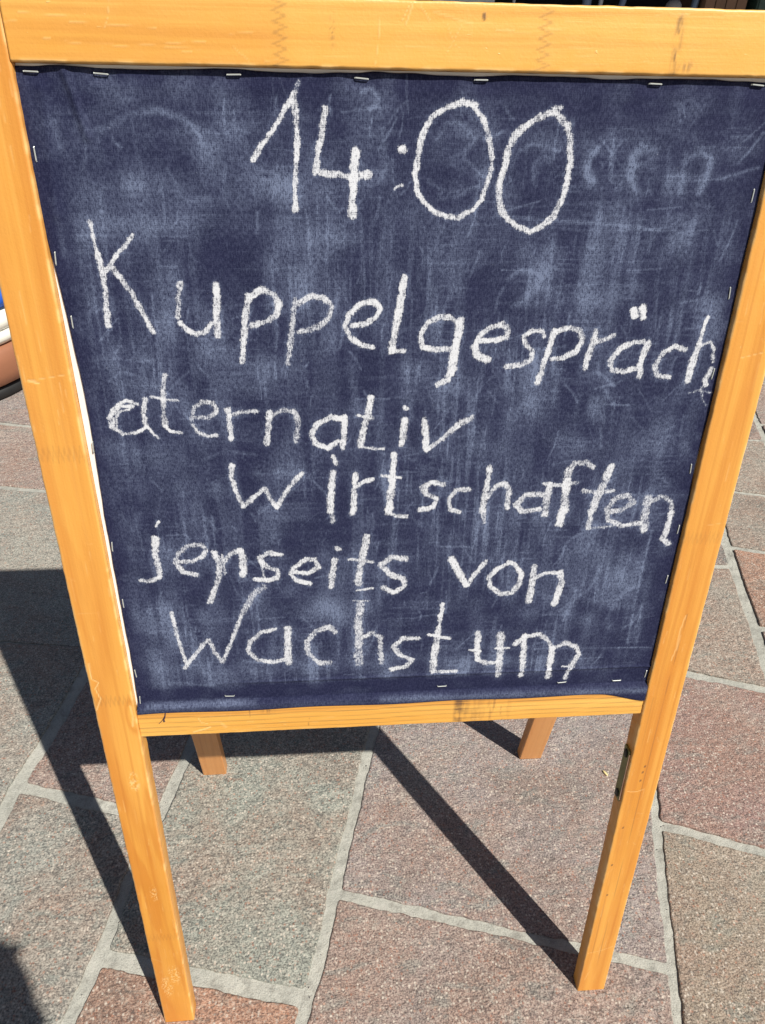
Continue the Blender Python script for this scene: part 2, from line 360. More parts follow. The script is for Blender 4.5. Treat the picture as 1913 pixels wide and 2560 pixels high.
# ---- chalk data: (width mm, strength, [(u,v) mm ...]) on the cloth
STROKES=[
(3.9,0.9,[(-127.1,1170.2),(-119.5,1181.2),(-111.8,1190.1),(-103.2,1201.3),(-96.5,1210.7),(-91.8,1217.7)]),
(2.5,0.45,[(-94.3,1213),(-91.8,1218.4),(-88.9,1224.5)]),
(4.8,0.9,[(-93.2,1213.8),(-91.9,1204.5),(-92,1185.5),(-93.8,1160.9),(-94.9,1147.4),(-95.3,1134.4)]),
(4.7,0.8,[(-69.2,1206.1),(-71.9,1192.2),(-75.4,1177.6),(-78.3,1161.9)]),
(4.8,0.8,[(-78.2,1162.7),(-63.9,1160.8),(-49,1158.8)]),
(6.7,0.9,[(-49,1158.8),(-36,1160.6)]),
(6.8,1,[(-45.8,1177.1),(-47.2,1159.6),(-48.8,1144.3),(-48.5,1130.3)]),
(6.3,1,[(-10.4,1179.5),(-7.8,1178.7)]),
(2.3,0.8,[(-14.6,1150.9),(-12,1152.6),(-8.2,1153.2)]),
(4.3,0.85,[(48.3,1210.5),(38.1,1212.7),(27.4,1209.4),(16.7,1204.5),(9.7,1195.7),(5.5,1185.1),(4.1,1173.5),(1.7,1161.8),(4,1149.8),(9.1,1141.2),(19,1133.3),(29.8,1129.8),(39.6,1129),(50.9,1135.3),(58.1,1142.4),(61.1,1153.7),(64.8,1167.5),(61.5,1184.1),(57.9,1193.9),(53.5,1203.5),(46.6,1209.4)]),
(2.2,0.7,[(109.3,1210.3),(117.3,1210.1)]),
(5.4,0.85,[(111.6,1206.7),(101.6,1204.1),(89.3,1197.5),(80.8,1189.3),(77,1179.3),(75.2,1167.6),(72.3,1157.3),(72.4,1145.1),(75.3,1134.5),(82.9,1126.5),(93.4,1121.1),(101.6,1118.4),(112.9,1123.9),(121,1131.2),(126.3,1143.7),(128.4,1157.8),(129,1174.9),(126,1189.8),(123.1,1198),(116.7,1203.5),(111.6,1206.7)]),
(3.3,0.85,[(-260.6,1124.8),(-259.8,1113.5),(-258.4,1100.1)]),
(4.9,0.85,[(-258.5,1099.6),(-257.1,1085.4),(-256.7,1070.5),(-258.2,1055.2),(-259.4,1041.6)]),
(3.3,0.8,[(-227.5,1114.5),(-237.3,1104.6),(-244.9,1097.4)]),
(3.4,0.8,[(-243.8,1098.2),(-250.7,1090),(-256.3,1084.5)]),
(4.8,0.85,[(-247.3,1088.2),(-241.3,1078),(-235.1,1068.6),(-231,1057.1),(-226.7,1046.3),(-222.1,1036.4)]),
(5.1,0.75,[(-194,1076.1),(-197.2,1064.7),(-198.3,1055),(-200,1048.8)]),
(4.4,0.85,[(-197.7,1043.2),(-192.5,1037.2),(-185,1033.6),(-176.8,1036.1),(-171.2,1043.1)]),
(5.9,0.95,[(-164.8,1075.1),(-165.6,1060.7),(-167,1045),(-166.8,1032)]),
(5.6,0.85,[(-137.8,1065.5),(-141.8,1050.9),(-144,1034.9),(-147.4,1009.3)]),
(4.9,0.85,[(-135.9,1065.5),(-126.7,1071.2),(-117.1,1067.3),(-112.6,1059.6),(-115.1,1049.8),(-124.4,1043.8),(-137.6,1040.9)]),
(5.3,0.66,[(-98.6,1062.5),(-101.3,1046.7),(-104.2,1026.5),(-108.2,1006.8)]),
(4.8,0.74,[(-95.7,1059.5),(-85.6,1065.3),(-73.7,1064.3),(-66.9,1057.5),(-69.1,1047.6),(-80.4,1038.6),(-96.8,1034.6)]),
(5,0.95,[(-50,1040),(-37.7,1042),(-28.6,1047.4),(-25,1054.3),(-29.7,1060.9),(-41.8,1059.3),(-51.9,1050.5),(-56.1,1040.5),(-52.1,1030.3),(-41.8,1023),(-31.5,1020.8)]),
(6.5,0.95,[(-4.7,1081.2),(-6.3,1066.1),(-9,1050.3),(-11.7,1034.1),(-14.5,1017.5)]),
(4.2,0.85,[(-14.5,1017.1),(-3,1017.4)]),
(5.4,0.9,[(44.9,1042),(36.4,1047.1),(26,1047.1),(17,1042.1),(11.1,1031.9),(13.6,1021.5),(25.3,1018.3),(37.9,1019.2)]),
(8.1,1,[(45.9,1043),(44.8,1027.5),(42.5,1012.8),(41.2,997.8)]),
(6,0.9,[(41.2,997.8),(37.3,990.2),(28.3,986)]),
(5,0.9,[(67,1026.3),(79.7,1026.3),(90,1029.3),(90.5,1035.5),(84.8,1040.7),(74.4,1038.7),(65.5,1031.6),(61,1021.1)]),
(7.7,0.95,[(61.1,1020.1),(62.6,1013.7),(73.7,1008.7)]),
(4.5,0.85,[(124,1030.1),(122.4,1034.3),(112.8,1035),(104.9,1029.2),(107.8,1021.8),(114.8,1016.5),(113.6,1007.9),(105.4,1003.7),(91.5,1002.1)]),
(5.7,0.9,[(133,1035.3),(130.5,1020.6),(126.9,1005.6),(122.5,986.4)]),
(5,0.85,[(134.2,1034.2),(146.6,1037.3),(156.6,1034.1),(160,1025.7),(155,1015.1),(143.7,1009.8),(134.1,1008.8)]),
(6.1,0.9,[(171.7,1034),(170.2,1022.4),(167.4,1011.8),(166.5,1000.2)]),
(4.3,0.85,[(172.2,1023.5),(180.4,1026.6),(188.5,1030.3)]),
(5.3,0.85,[(217.9,1024.2),(208.2,1023.2),(197.1,1018),(189,1007.2),(191.5,998.5),(203,996.1),(213.7,998.2)]),
(6.2,0.95,[(223.3,1024.2),(219.8,1013.5),(218.5,1002.6),(219.4,991.5)]),
(6.9,1,[(202.5,1051.9),(204.9,1047.7)]),
(6,1,[(211.9,1054.3),(213.7,1046.9)]),
(5.4,0.85,[(259.1,1016.4),(247.3,1019.7),(238.7,1013.3),(233,1002.4),(236,992.5),(248.9,990.1)]),
(4,0.95,[(274,1046.6),(272.4,1036.6),(271.3,1021.7)]),
(6.7,0.85,[(271.3,1021.7),(269.1,1006.5),(267.5,987.6)]),
(3.3,0.75,[(270.5,1017.4),(275.7,1021.7),(281.9,1023.8),(286.1,1017.3),(288.4,1005.2)]),
(5.5,0.8,[(288,997.5),(284.7,986.7),(286.5,982.2)]),
(1.6,0.5,[(282.5,979.5),(286,968),(291.1,961.6)]),
(1.6,0.45,[(271.4,974.6),(281.2,977.2),(293.7,974.8)]),
(3.3,0.9,[(-244.1,970.8),(-254.9,974.3),(-266.2,966.8),(-271.7,958),(-271.1,949.1),(-261.7,942.1),(-249.1,943.1),(-240,948.6)]),
(2.9,0.85,[(-248.5,968.7),(-259.8,968.9),(-268.3,960.2),(-268.6,949),(-263.5,944.4)]),
(2.1,0.75,[(-252,966.1),(-261.5,964.1),(-265.5,957.9),(-266.1,947.9)]),
(4.5,0.85,[(-237.3,975.5),(-240.2,962),(-239.9,949)]),
(2.5,0.8,[(-239.9,949),(-234.5,942.8),(-230.3,937.7)]),
(5,0.8,[(-217.3,996.3),(-220.5,979.2),(-222.7,961.7),(-222.1,949.4)]),
(2.9,0.75,[(-222.1,949.4),(-218.6,944.1),(-208.3,942.3)]),
(2.1,0.8,[(-231.9,977.6),(-220,974.9),(-207.8,973.6)]),
(3.9,0.75,[(-197.2,957.5),(-182.6,956.6),(-174.6,963.2),(-177,971),(-187.3,972.2),(-195.2,965.7),(-198.5,954.6),(-194.5,943.2),(-183.3,938.5),(-176.8,939.5)]),
(5.9,0.85,[(-164.1,964.2),(-164.1,951.8),(-163.3,936.2)]),
(3.8,0.75,[(-163.5,958.1),(-152.7,961.8),(-138.3,962.7)]),
(6,0.85,[(-126.4,961.4),(-128.3,946.7),(-131,930.1)]),
(4.2,0.65,[(-126.6,957.5),(-114.6,963.4),(-104.1,961.7)]),
(5.6,0.65,[(-104.1,961.7),(-100.6,951.9),(-103.2,932.3)]),
(5.4,0.9,[(-59.3,953.5),(-70,956),(-83.1,949.4),(-88.8,939.1),(-84.8,928.5),(-72.9,924.7),(-63.9,931.6)]),
(5.7,0.9,[(-57.1,955.3),(-58.3,940.9),(-59.6,925.4)]),
(6.6,0.95,[(-32.3,974.1),(-35.4,958.9),(-39.8,942.9),(-43.1,926.5)]),
(3.1,0.8,[(-43.1,925.3),(-33.1,923.5),(-20.9,922.5)]),
(3,0.9,[(-45.2,956.7),(-31.1,954.2)]),
(4.8,0.9,[(-1,964),(0.3,963.5)]),
(6.6,0.95,[(-1.3,951),(-2.1,939.9),(-2.9,927.6)]),
(6.7,0.95,[(17.8,950.7),(20.1,937.1),(20.8,921.7)]),
(4.9,0.9,[(20.8,920.5),(36,932.1),(48.7,944.8)]),
(6,0.85,[(48.7,944.8),(62.6,953.4)]),
(5.5,0.85,[(-165.6,908.2),(-166.7,895.4),(-163.5,880.5),(-158,864.5)]),
(4.9,0.8,[(-158,864.5),(-146.1,875.1),(-135.5,883.6),(-129.6,869.6),(-125.5,862.4)]),
(4.9,0.85,[(-125.5,862.4),(-114.3,881.8),(-99,899.5)]),
(4.9,0.95,[(-68.6,916),(-66.1,908.3)]),
(6.8,0.95,[(-69.4,898.6),(-71.6,878.2),(-72.8,856.5)]),
(5.6,0.75,[(-72.1,857.7),(-70.4,845.9)]),
(5.9,0.95,[(-47.7,897.1),(-48.9,877.7),(-50.2,855.9)]),
(5.1,0.7,[(-50.9,857.1),(-51.8,853.2)]),
(4.1,0.85,[(-46.6,882.6),(-39.8,888.7),(-30.7,891)]),
(5.5,0.95,[(-10.5,916.8),(-11.2,894.3)]),
(7.8,0.95,[(-11.2,894.3),(-13.1,871.7),(-14.4,854.9)]),
(3.7,0.8,[(-13.9,853.5),(-6.9,849.9),(3.7,849)]),
(3,0.9,[(-21.4,894.5),(-3.2,892.1)]),
(5.6,0.9,[(39.6,883.6),(27.9,886.6),(18.9,881),(22.7,873.3),(33.4,868.7),(30.8,858.9),(17.6,855.9)]),
(4.7,0.8,[(65.5,877.9),(52.7,877.2),(46.3,867.6),(47.4,855.8),(57.8,852.1)]),
(6.6,0.95,[(84.6,900.8),(82.9,879.5),(81.4,853.6)]),
(6.3,0.6,[(81.9,853.4),(84.1,840.1)]),
(5.6,0.8,[(83.8,867.9),(92.2,880.5),(101.3,883.4),(106,875.1),(106.2,855.5)]),
(6.2,0.8,[(140.7,870.5),(123.2,869.9),(114.8,859.7),(122.8,851),(139.3,853.7)]),
(7.2,0.8,[(146.8,879.6),(146.6,861.4),(146.3,847.2)]),
(5.2,0.8,[(189.2,899.3),(180.9,904.5),(169.3,903.5),(164.5,895.3)]),
(8.6,0.85,[(164.5,895.3),(164.5,877.5),(165.5,851.3)]),
(8.3,0.95,[(164.2,852),(162.6,836.4)]),
(4.3,0.7,[(141.4,881.9),(155.8,880.3),(174.5,882.4)]),
(8.3,0.85,[(207.7,898.9),(203.3,881.7),(196.8,861),(195,849.1)]),
(6.9,0.75,[(194.6,843.6),(194.1,830.6)]),
(3,0.5,[(196.7,829.4),(221,832),(239.5,832.8)]),
(4.4,0.8,[(183,873.1),(200.2,870.9),(214.4,872.4)]),
(5.9,0.7,[(211.5,847.5),(229.4,851.3),(237.9,859),(230.6,867.1),(217.6,863.8),(210.3,851.8),(213.9,838.2),(230.3,831.8),(249.7,834.5)]),
(8.9,0.7,[(251.9,862.4),(252.7,845.3),(254.2,826.1)]),
(5,0.7,[(253.9,857),(266.1,865.2),(277.1,859.1),(280,847.2)]),
(6.1,0.85,[(280.6,845.3),(279.5,823.4),(277.3,814.2),(284.3,808.3)]),
(3.3,0.85,[(-240.5,850.3),(-244.7,845.3)]),
(6.9,0.9,[(-247.1,830.7),(-249.2,814.2),(-247.9,797.8),(-248.1,787.3)]),
(4.2,0.8,[(-248.2,786.7),(-258.1,781.5),(-268.4,782.5)]),
(5,0.75,[(-227.6,804),(-213.8,803.5),(-204,808.6),(-198.1,816.6),(-202.5,822.9),(-216.3,822.5),(-226.5,813.4),(-231.2,802.7),(-224.4,791.4),(-210.8,787.6)]),
(6.1,0.75,[(-190.9,812.8),(-186.4,798.4),(-190.6,779),(-200.6,753.5)]),
(2.3,0.7,[(-183.5,810.6),(-182.1,799.6),(-182.3,787.1)]),
(1.8,0.7,[(-192.9,815.6),(-189.2,806.7)]),
(5.1,0.8,[(-182.7,801),(-173.7,811.7),(-164.2,814.6)]),
(7.9,0.95,[(-164.2,814.1),(-162.8,801.7),(-164.5,785.9)]),
(5.2,0.9,[(-123.8,808.1),(-136.5,811.3),(-146.7,805.3),(-141,795.4),(-128.3,789.4),(-128.8,780.9),(-140.9,777.7),(-152.1,780.4)]),
(2.8,0.6,[(-145.3,801.1),(-142.8,785.7),(-140.9,777.1)]),
(5.4,0.9,[(-113,786.8),(-97.5,785.4),(-86.6,792.1),(-89.9,801.4),(-99.3,802.3),(-111.5,793),(-115.5,784.7),(-107.5,775.8),(-95.6,772.5)]),
(5.2,0.9,[(-67.1,814.2),(-64.5,813)]),
(7.7,0.95,[(-69.7,800.7),(-71.2,785.9),(-73.9,768.8)]),
(8.7,0.85,[(-37.4,825.7),(-39.8,810),(-43.4,790.6),(-45.2,770.6)]),
(2.5,0.8,[(-47.2,762),(-30,764.2)]),
(3.4,0.8,[(-54.2,800.7),(-30.2,797.1)]),
(6.4,0.85,[(3.8,799.6),(-11.2,801.3),(-21.2,793.2),(-13.3,781.6),(2,775.3),(3.7,765.3),(-8,757.6),(-18.9,764.5)]),
(7.4,1,[(52.6,797.1),(60.9,781.1),(70,763.9)]),
(6,0.85,[(70.7,763.9),(78.5,777.6),(89.3,792.4)]),
(5.9,0.95,[(114.7,790.7),(102.9,783.9),(93.9,772.7),(96,762.3),(108.3,751.4),(120.9,752.4),(128.6,764),(128.6,777.2),(119.9,789.1),(113.4,791.3)]),
(7.1,0.85,[(141.6,784.6),(142.3,766.5),(141.2,741.1)]),
(4.6,0.85,[(143.3,769.4),(153.8,776.3),(171.5,776.5)]),
(7.2,0.85,[(171.5,776.5),(174.2,765.3),(172.3,750.4),(170.3,735.3)]),
(4.2,0.85,[(-241.6,741.4),(-240.2,716.4),(-237,691.6),(-233.5,671.7)]),
(4.9,0.75,[(-236.4,667.7),(-221.3,687.7),(-207.2,705.1),(-201.6,686.7),(-195.2,673.6)]),
(4,0.75,[(-195.2,673.6),(-182.9,701.5),(-170.4,734.5)]),
(6.7,0.6,[(-170.4,734.5),(-155.1,761.8),(-143.8,770.1)]),
(5.5,0.85,[(-134.8,715.6),(-149.9,712.3),(-163.1,700.5),(-166.5,688.1),(-157.4,674.9),(-139.9,670.8),(-129.6,673.5)]),
(8.5,0.95,[(-121.2,715.6),(-123.4,695.5),(-122.8,670.6)]),
(6.6,0.75,[(-70.1,708.7),(-77.5,716.1),(-90.1,712.1),(-101.9,697.7),(-101.2,681.8),(-88.9,666.6),(-77.3,667)]),
(9.8,0.7,[(-43.5,744.1),(-44.9,713.8),(-45,682.2),(-45.5,664.4)]),
(2.5,0.6,[(-49.7,748.8),(-34.9,748.2)]),
(6.1,0.75,[(-42.4,699.6),(-29.7,706.2),(-22,699.6),(-19.9,674.6),(-19,664.7)]),
(6.3,0.85,[(20.8,696),(4,696.8),(-7.3,685.2),(2,673.5),(15.3,666.3),(7.7,656.8),(-8.1,654.3)]),
(5.1,0.95,[(46.2,741.3),(44.4,725.3),(43.4,709.8)]),
(7.9,0.85,[(43.4,709.8),(41.7,690.9),(40,671.6),(39.2,649.1)]),
(3.8,0.8,[(39.8,647.8),(66.4,647.7)]),
(4.7,0.9,[(32.2,700.9),(55.9,694.1)]),
(6.9,0.85,[(87.9,700.9),(88.2,679),(89.5,662.6)]),
(5.4,0.8,[(89.5,662.6),(100.6,657),(112.5,658.1)]),
(8.6,0.85,[(114.5,696.5),(115.1,674.5),(115.5,639.4)]),
(2.4,0.9,[(79.1,677.2),(91.7,675.6)]),
(2.4,0.9,[(108.9,678),(124.6,677.9)]),
(7.6,0.85,[(141.1,693.3),(142.6,666.5),(142.7,639)]),
(5.9,0.8,[(130.2,682.9),(142.5,692.6),(158,696.1),(169.8,685.5),(175.2,674.8)]),
(7.1,0.85,[(175.2,674.8),(174.9,654.9),(174.7,633.9)]),
(6,0.8,[(176.5,674.8),(189.1,681.7),(202.7,676.1),(207.5,665),(202.3,653.5),(197.3,640.2),(195.8,630.7)]),
(2.2,0.9,[(189.4,648.1),(204.6,646.7)])]
SMUDGES=[
(5.1,0.42,[(149.2,1181.8),(143.9,1171.6),(144.5,1161.4),(150.3,1157.6)]),
(3.9,0.22,[(162.5,1188.6),(163.4,1173.5),(165.5,1158.1)]),
(5.1,0.4,[(181.1,1168.2),(194.6,1171.8),(199.1,1180.7),(186.4,1184.2),(179.8,1175.4),(180.3,1161.7),(190.4,1149.5),(200.7,1149.9)]),
(4.3,0.26,[(210.1,1182.5),(212,1168.9),(214,1155)]),
(5.2,0.4,[(224.8,1179.3),(225.4,1165.6),(226.3,1149.8)]),
(4.7,0.45,[(225.9,1174.2),(237.5,1180.8),(248,1174.4),(247.2,1160.5),(243.7,1150.3)]),
(3.7,0.3,[(19.4,1186.9),(26.2,1198.3),(41,1196.9),(49.5,1187.2),(40.6,1173.9),(54.7,1162.3),(58.6,1160.6)]),
(3.8,0.28,[(82.5,1171),(87.2,1181.1),(98.2,1184.5),(117.8,1179.8)]),
(3.5,0.26,[(13.2,1156.8),(24.9,1150),(21.4,1143),(36.7,1144.9),(51.6,1151.9)]),
(3.8,0.26,[(101.6,1154.1),(98.2,1167.8),(106.6,1178),(113.1,1171.3)]),
(3.9,0.3,[(-41.5,1217.7),(-34.4,1220.9),(-27.2,1213.3),(-34.3,1206.9)]),
(4.1,0.26,[(85.3,1079.6),(96.8,1087.3),(115.7,1083.5),(107.3,1065.9),(91.7,1055.9)]),
(3.5,0.26,[(163.7,992.1),(178.5,996.4),(196.3,982.8)]),
(3.5,0.3,[(167.8,785.9),(174.1,814.1),(196.2,832.7),(223,834.7)]),
(3.7,0.26,[(230.7,707.8),(239,738.6),(256.9,756.2)]),
(3.6,0.26,[(182.3,713.1),(191.7,740.6),(207.7,755),(214,781.4)]),
(2.8,0.24,[(-266.2,992.6),(-254.9,1000.9),(-239.5,996.6)]),
(3.4,0.22,[(-191,915.2),(-168.6,924.2),(-143,919)]),
(5.9,0.3,[(-240,1190),(-217.7,1200.4),(-196.6,1203.8),(-179.8,1199.4),(-168.4,1191.7),(-165.9,1181.4)]),
(3.2,0.2,[(-216.8,1195),(-215.4,1168)]),
(27.1,0.3,[(-252.6,1124),(-234.1,1137.9),(-210.5,1151.5)]),
(36.7,0.24,[(-211.9,1141.4),(-183.6,1134.8)]),
(22.1,0.24,[(-156.8,1165.3),(-99.1,1155.8)]),
(22.2,0.2,[(-138.9,1140.2),(-103.2,1149)]),
(13,0.16,[(-240.1,1122.3),(-166,1126.2),(-100.7,1123.8)]),
(14.2,0.16,[(-148.2,1200.6),(-140.2,1191.3),(-160.9,1178.3)]),
(18.9,0.17,[(-229.2,1214.7),(-191.7,1215.3),(-148.5,1216.7)]),
(10.3,0.14,[(-256.7,1192.9),(-245.1,1200.8),(-216.5,1208.9)]),
(16.3,0.12,[(-166.7,1191),(-162.8,1158.6)]),
(23,0.26,[(-101.5,1106.8),(-62.8,1117.7)]),
(21.5,0.2,[(-52.1,1220.6),(-27.2,1211.7)]),
(9.7,0.22,[(139.6,1188.3),(140.1,1171.6),(147.9,1157.9)]),
(8.6,0.22,[(180.7,1161.7),(183.5,1178.8),(200.7,1180.7),(199.7,1165.3)]),
(8,0.18,[(182.6,1161.7),(189.4,1145.9)]),
(23.5,0.14,[(213.6,1155),(227.6,1182.7)]),
(8,0.26,[(236.2,1179.4),(246.8,1176.1),(246,1162.3),(242.4,1151.7)]),
(2.8,0.25,[(84.7,1128.3),(132.5,1126.7),(173.1,1124.2),(214.5,1119.7)]),
(7.5,0.16,[(35.5,1196.8),(45.6,1183.9),(31.4,1170.5),(51,1160.5),(60.3,1164)]),
(5.6,0.16,[(-24.9,1192.8),(-20.9,1170),(-24.5,1159.9)]),
(5.7,0.18,[(100.9,1161),(105.5,1171.2),(119.5,1181.5)]),
(5,0.18,[(81.2,1184.3),(81,1167.6)]),
(30.1,0.12,[(-5.1,1135.8),(94.6,1109.1)]),
(19.1,0.13,[(207.3,1205.6),(233.5,1217.3)]),
(11.1,0.12,[(-25.1,1207.1),(102.2,1215.3)]),
(20.5,0.12,[(11.5,1196.5),(23.2,1183.7)]),
(9.6,0.14,[(28.8,1148.3),(55.3,1153.7)]),
(15.7,0.22,[(-199.8,1091),(-208.8,1041.3),(-213.9,974.8)]),
(24.7,0.2,[(-162,1000),(-108.3,1004.7)]),
(27.6,0.18,[(-115.5,1094.7),(-93.3,1070.2)]),
(17.9,0.2,[(-84.7,1091),(-63.7,1068.2)]),
(22.3,0.14,[(-262.2,1005.2),(-250,979.6)]),
(16.2,0.16,[(-179.5,1029.1),(-186,1004.4)]),
(25.6,0.18,[(-276.4,928.7),(-229.5,916)]),
(19.4,0.14,[(-238.1,1060.9),(-212.2,1053.1)]),
(11.1,0.18,[(-199.7,934.1),(-200.3,866.4)]),
(21,0.16,[(-171.4,987.3),(-118,977.9)]),
(11.9,0.14,[(-267.5,1021.6),(-264.2,1005.2)]),
(12.4,0.28,[(117.5,1085.4),(107.1,1067.8),(112.6,1055.8)]),
(13.9,0.3,[(265.5,986.5),(257,961.4),(254.9,913.4)]),
(8.4,0.22,[(254.9,913.4),(250.2,848.9)]),
(13,0.22,[(256.4,1059.4),(278.1,1059.4),(285.4,1028)]),
(3.1,0.24,[(177.2,1005.2),(183.9,983),(199.3,964.6)]),
(19.1,0.2,[(158.3,1059.7),(207.4,1069.6)]),
(21.6,0.18,[(34.2,966.9),(29,984.8),(55,984.5)]),
(15.8,0.2,[(92,984.1),(102.1,947.5),(95.7,919)]),
(27.4,0.16,[(121.6,974.7),(139.4,937.4)]),
(8.9,0.24,[(105.6,1001.5),(113.7,965.8)]),
(28.5,0.16,[(155.1,922.7),(220.6,906.6)]),
(14.2,0.18,[(213.2,936.1),(232.6,918.8),(244,945.1)]),
(20.9,0.16,[(72.5,924.3),(120.2,903.8)]),
(6.7,0.2,[(140.5,1001.2),(140.5,965.4)]),
(2.7,0.34,[(263.3,825.2),(261.7,779.7),(261.2,731.6),(262.7,677.2)]),
(8.8,0.2,[(203.2,835.3),(184.1,813.8),(175.4,785.7),(187,755.8),(207.6,738.4),(232,732.8)]),
(41.5,0.2,[(196.2,799.3),(221.9,763.5),(245.9,774.4)]),
(15.9,0.22,[(208.4,715.1),(226.8,733),(249.5,753.4)]),
(16.2,0.18,[(186.3,722.3),(242.5,700.9)]),
(7.4,0.22,[(83.9,836.1),(86.5,803)]),
(15.8,0.16,[(80.9,745),(90.2,688.6)]),
(15.9,0.16,[(138.5,730.5),(136.5,699.3)]),
(1.9,0.3,[(128.2,676.4),(192.8,674),(291.3,670.9)]),
(15.9,0.2,[(-18.8,674.5),(33.7,665.4),(81.9,656.3)]),
(8,0.22,[(-18.5,648.1),(18.4,649.5)]),
(27,0.2,[(-246.5,704.5),(-274,680.8)]),
(21.5,0.2,[(-273.2,773.6),(-273,724)]),
(17.1,0.2,[(-208.7,739.1),(-202,708.6)]),
(22.4,0.2,[(-156.8,754.6),(-120.2,711)]),
(14.6,0.2,[(-250.2,752.6),(-241.6,704.2)]),
(2.5,0.4,[(-172.6,674.1),(-145,669.5),(-119.4,673)]),
(18,0.24,[(-260.9,667.3),(-211.8,658.3),(-109.6,662.8),(-21.6,661.6)]),
(7.7,0.3,[(-282.6,617.2),(-215.8,617.7),(-163.9,617.1)]),
(4.1,0.35,[(-253.4,647.4),(-208.3,641.6)]),
(17.3,0.22,[(-117.6,764.7),(-81.9,739.7)]),
(15,0.2,[(-42.3,761.8),(-34.8,737.7)]),
(22.2,0.16,[(-80.3,803),(-67,745.1)]),
(9.5,0.25,[(-148.6,768.8),(-143.3,777.2),(-152,754.4)]),
(7.3,0.28,[(-18.1,614),(90.3,613.2),(195.4,612.6),(297,610.5)]),
(13.8,0.2,[(113.6,661.3),(211.5,656.4)]),
(9,0.24,[(-258.8,859),(-272.5,825.7),(-269.7,781.9)]),
(12.5,0.14,[(242.7,1122.6),(218.4,1100)]),
(6.9,0.2,[(-275,1195.8),(-273.4,1177)]),
(7,0.16,[(-243.5,1190),(-245.4,1167.7)]),
(5.5,0.14,[(-285.5,1140.9),(-284.4,1099.1)])]
STAPLES=[(-285.1, 1227.4, 'h'), (-234.7, 1226.8, 'h'), (-137.2, 1227.9, 'h'), (-41.1, 1227.1, 'h'), (51.1, 1227.6, 'h'), (189.8, 1227.3, 'h'), (273.4, 1227.9, 'h'), (-292.9, 1172.8, 'v'), (-292.3, 1096.3, 'v'), (-288.4, 1044.7, 'v'), (-291.4, 930.1, 'v'), (-289.7, 823.6, 'v'), (-289.3, 755.7, 'v'), (-289.8, 663.3, 'v'), (-291.7, 625.5, 'v'), (-191.2, 626.3, 'h'), (50.7, 627.4, 'h'), (192.2, 625.5, 'h'), (258.2, 624.7, 'h'), (290.0, 1147.6, 'v'), (289.1, 1067.5, 'v'), (290.7, 993.4, 'v'), (290.1, 895.6, 'v'), (291.6, 825.8, 'v'), (291.4, 763.8, 'v'), (292.1, 632.5, 'v')]


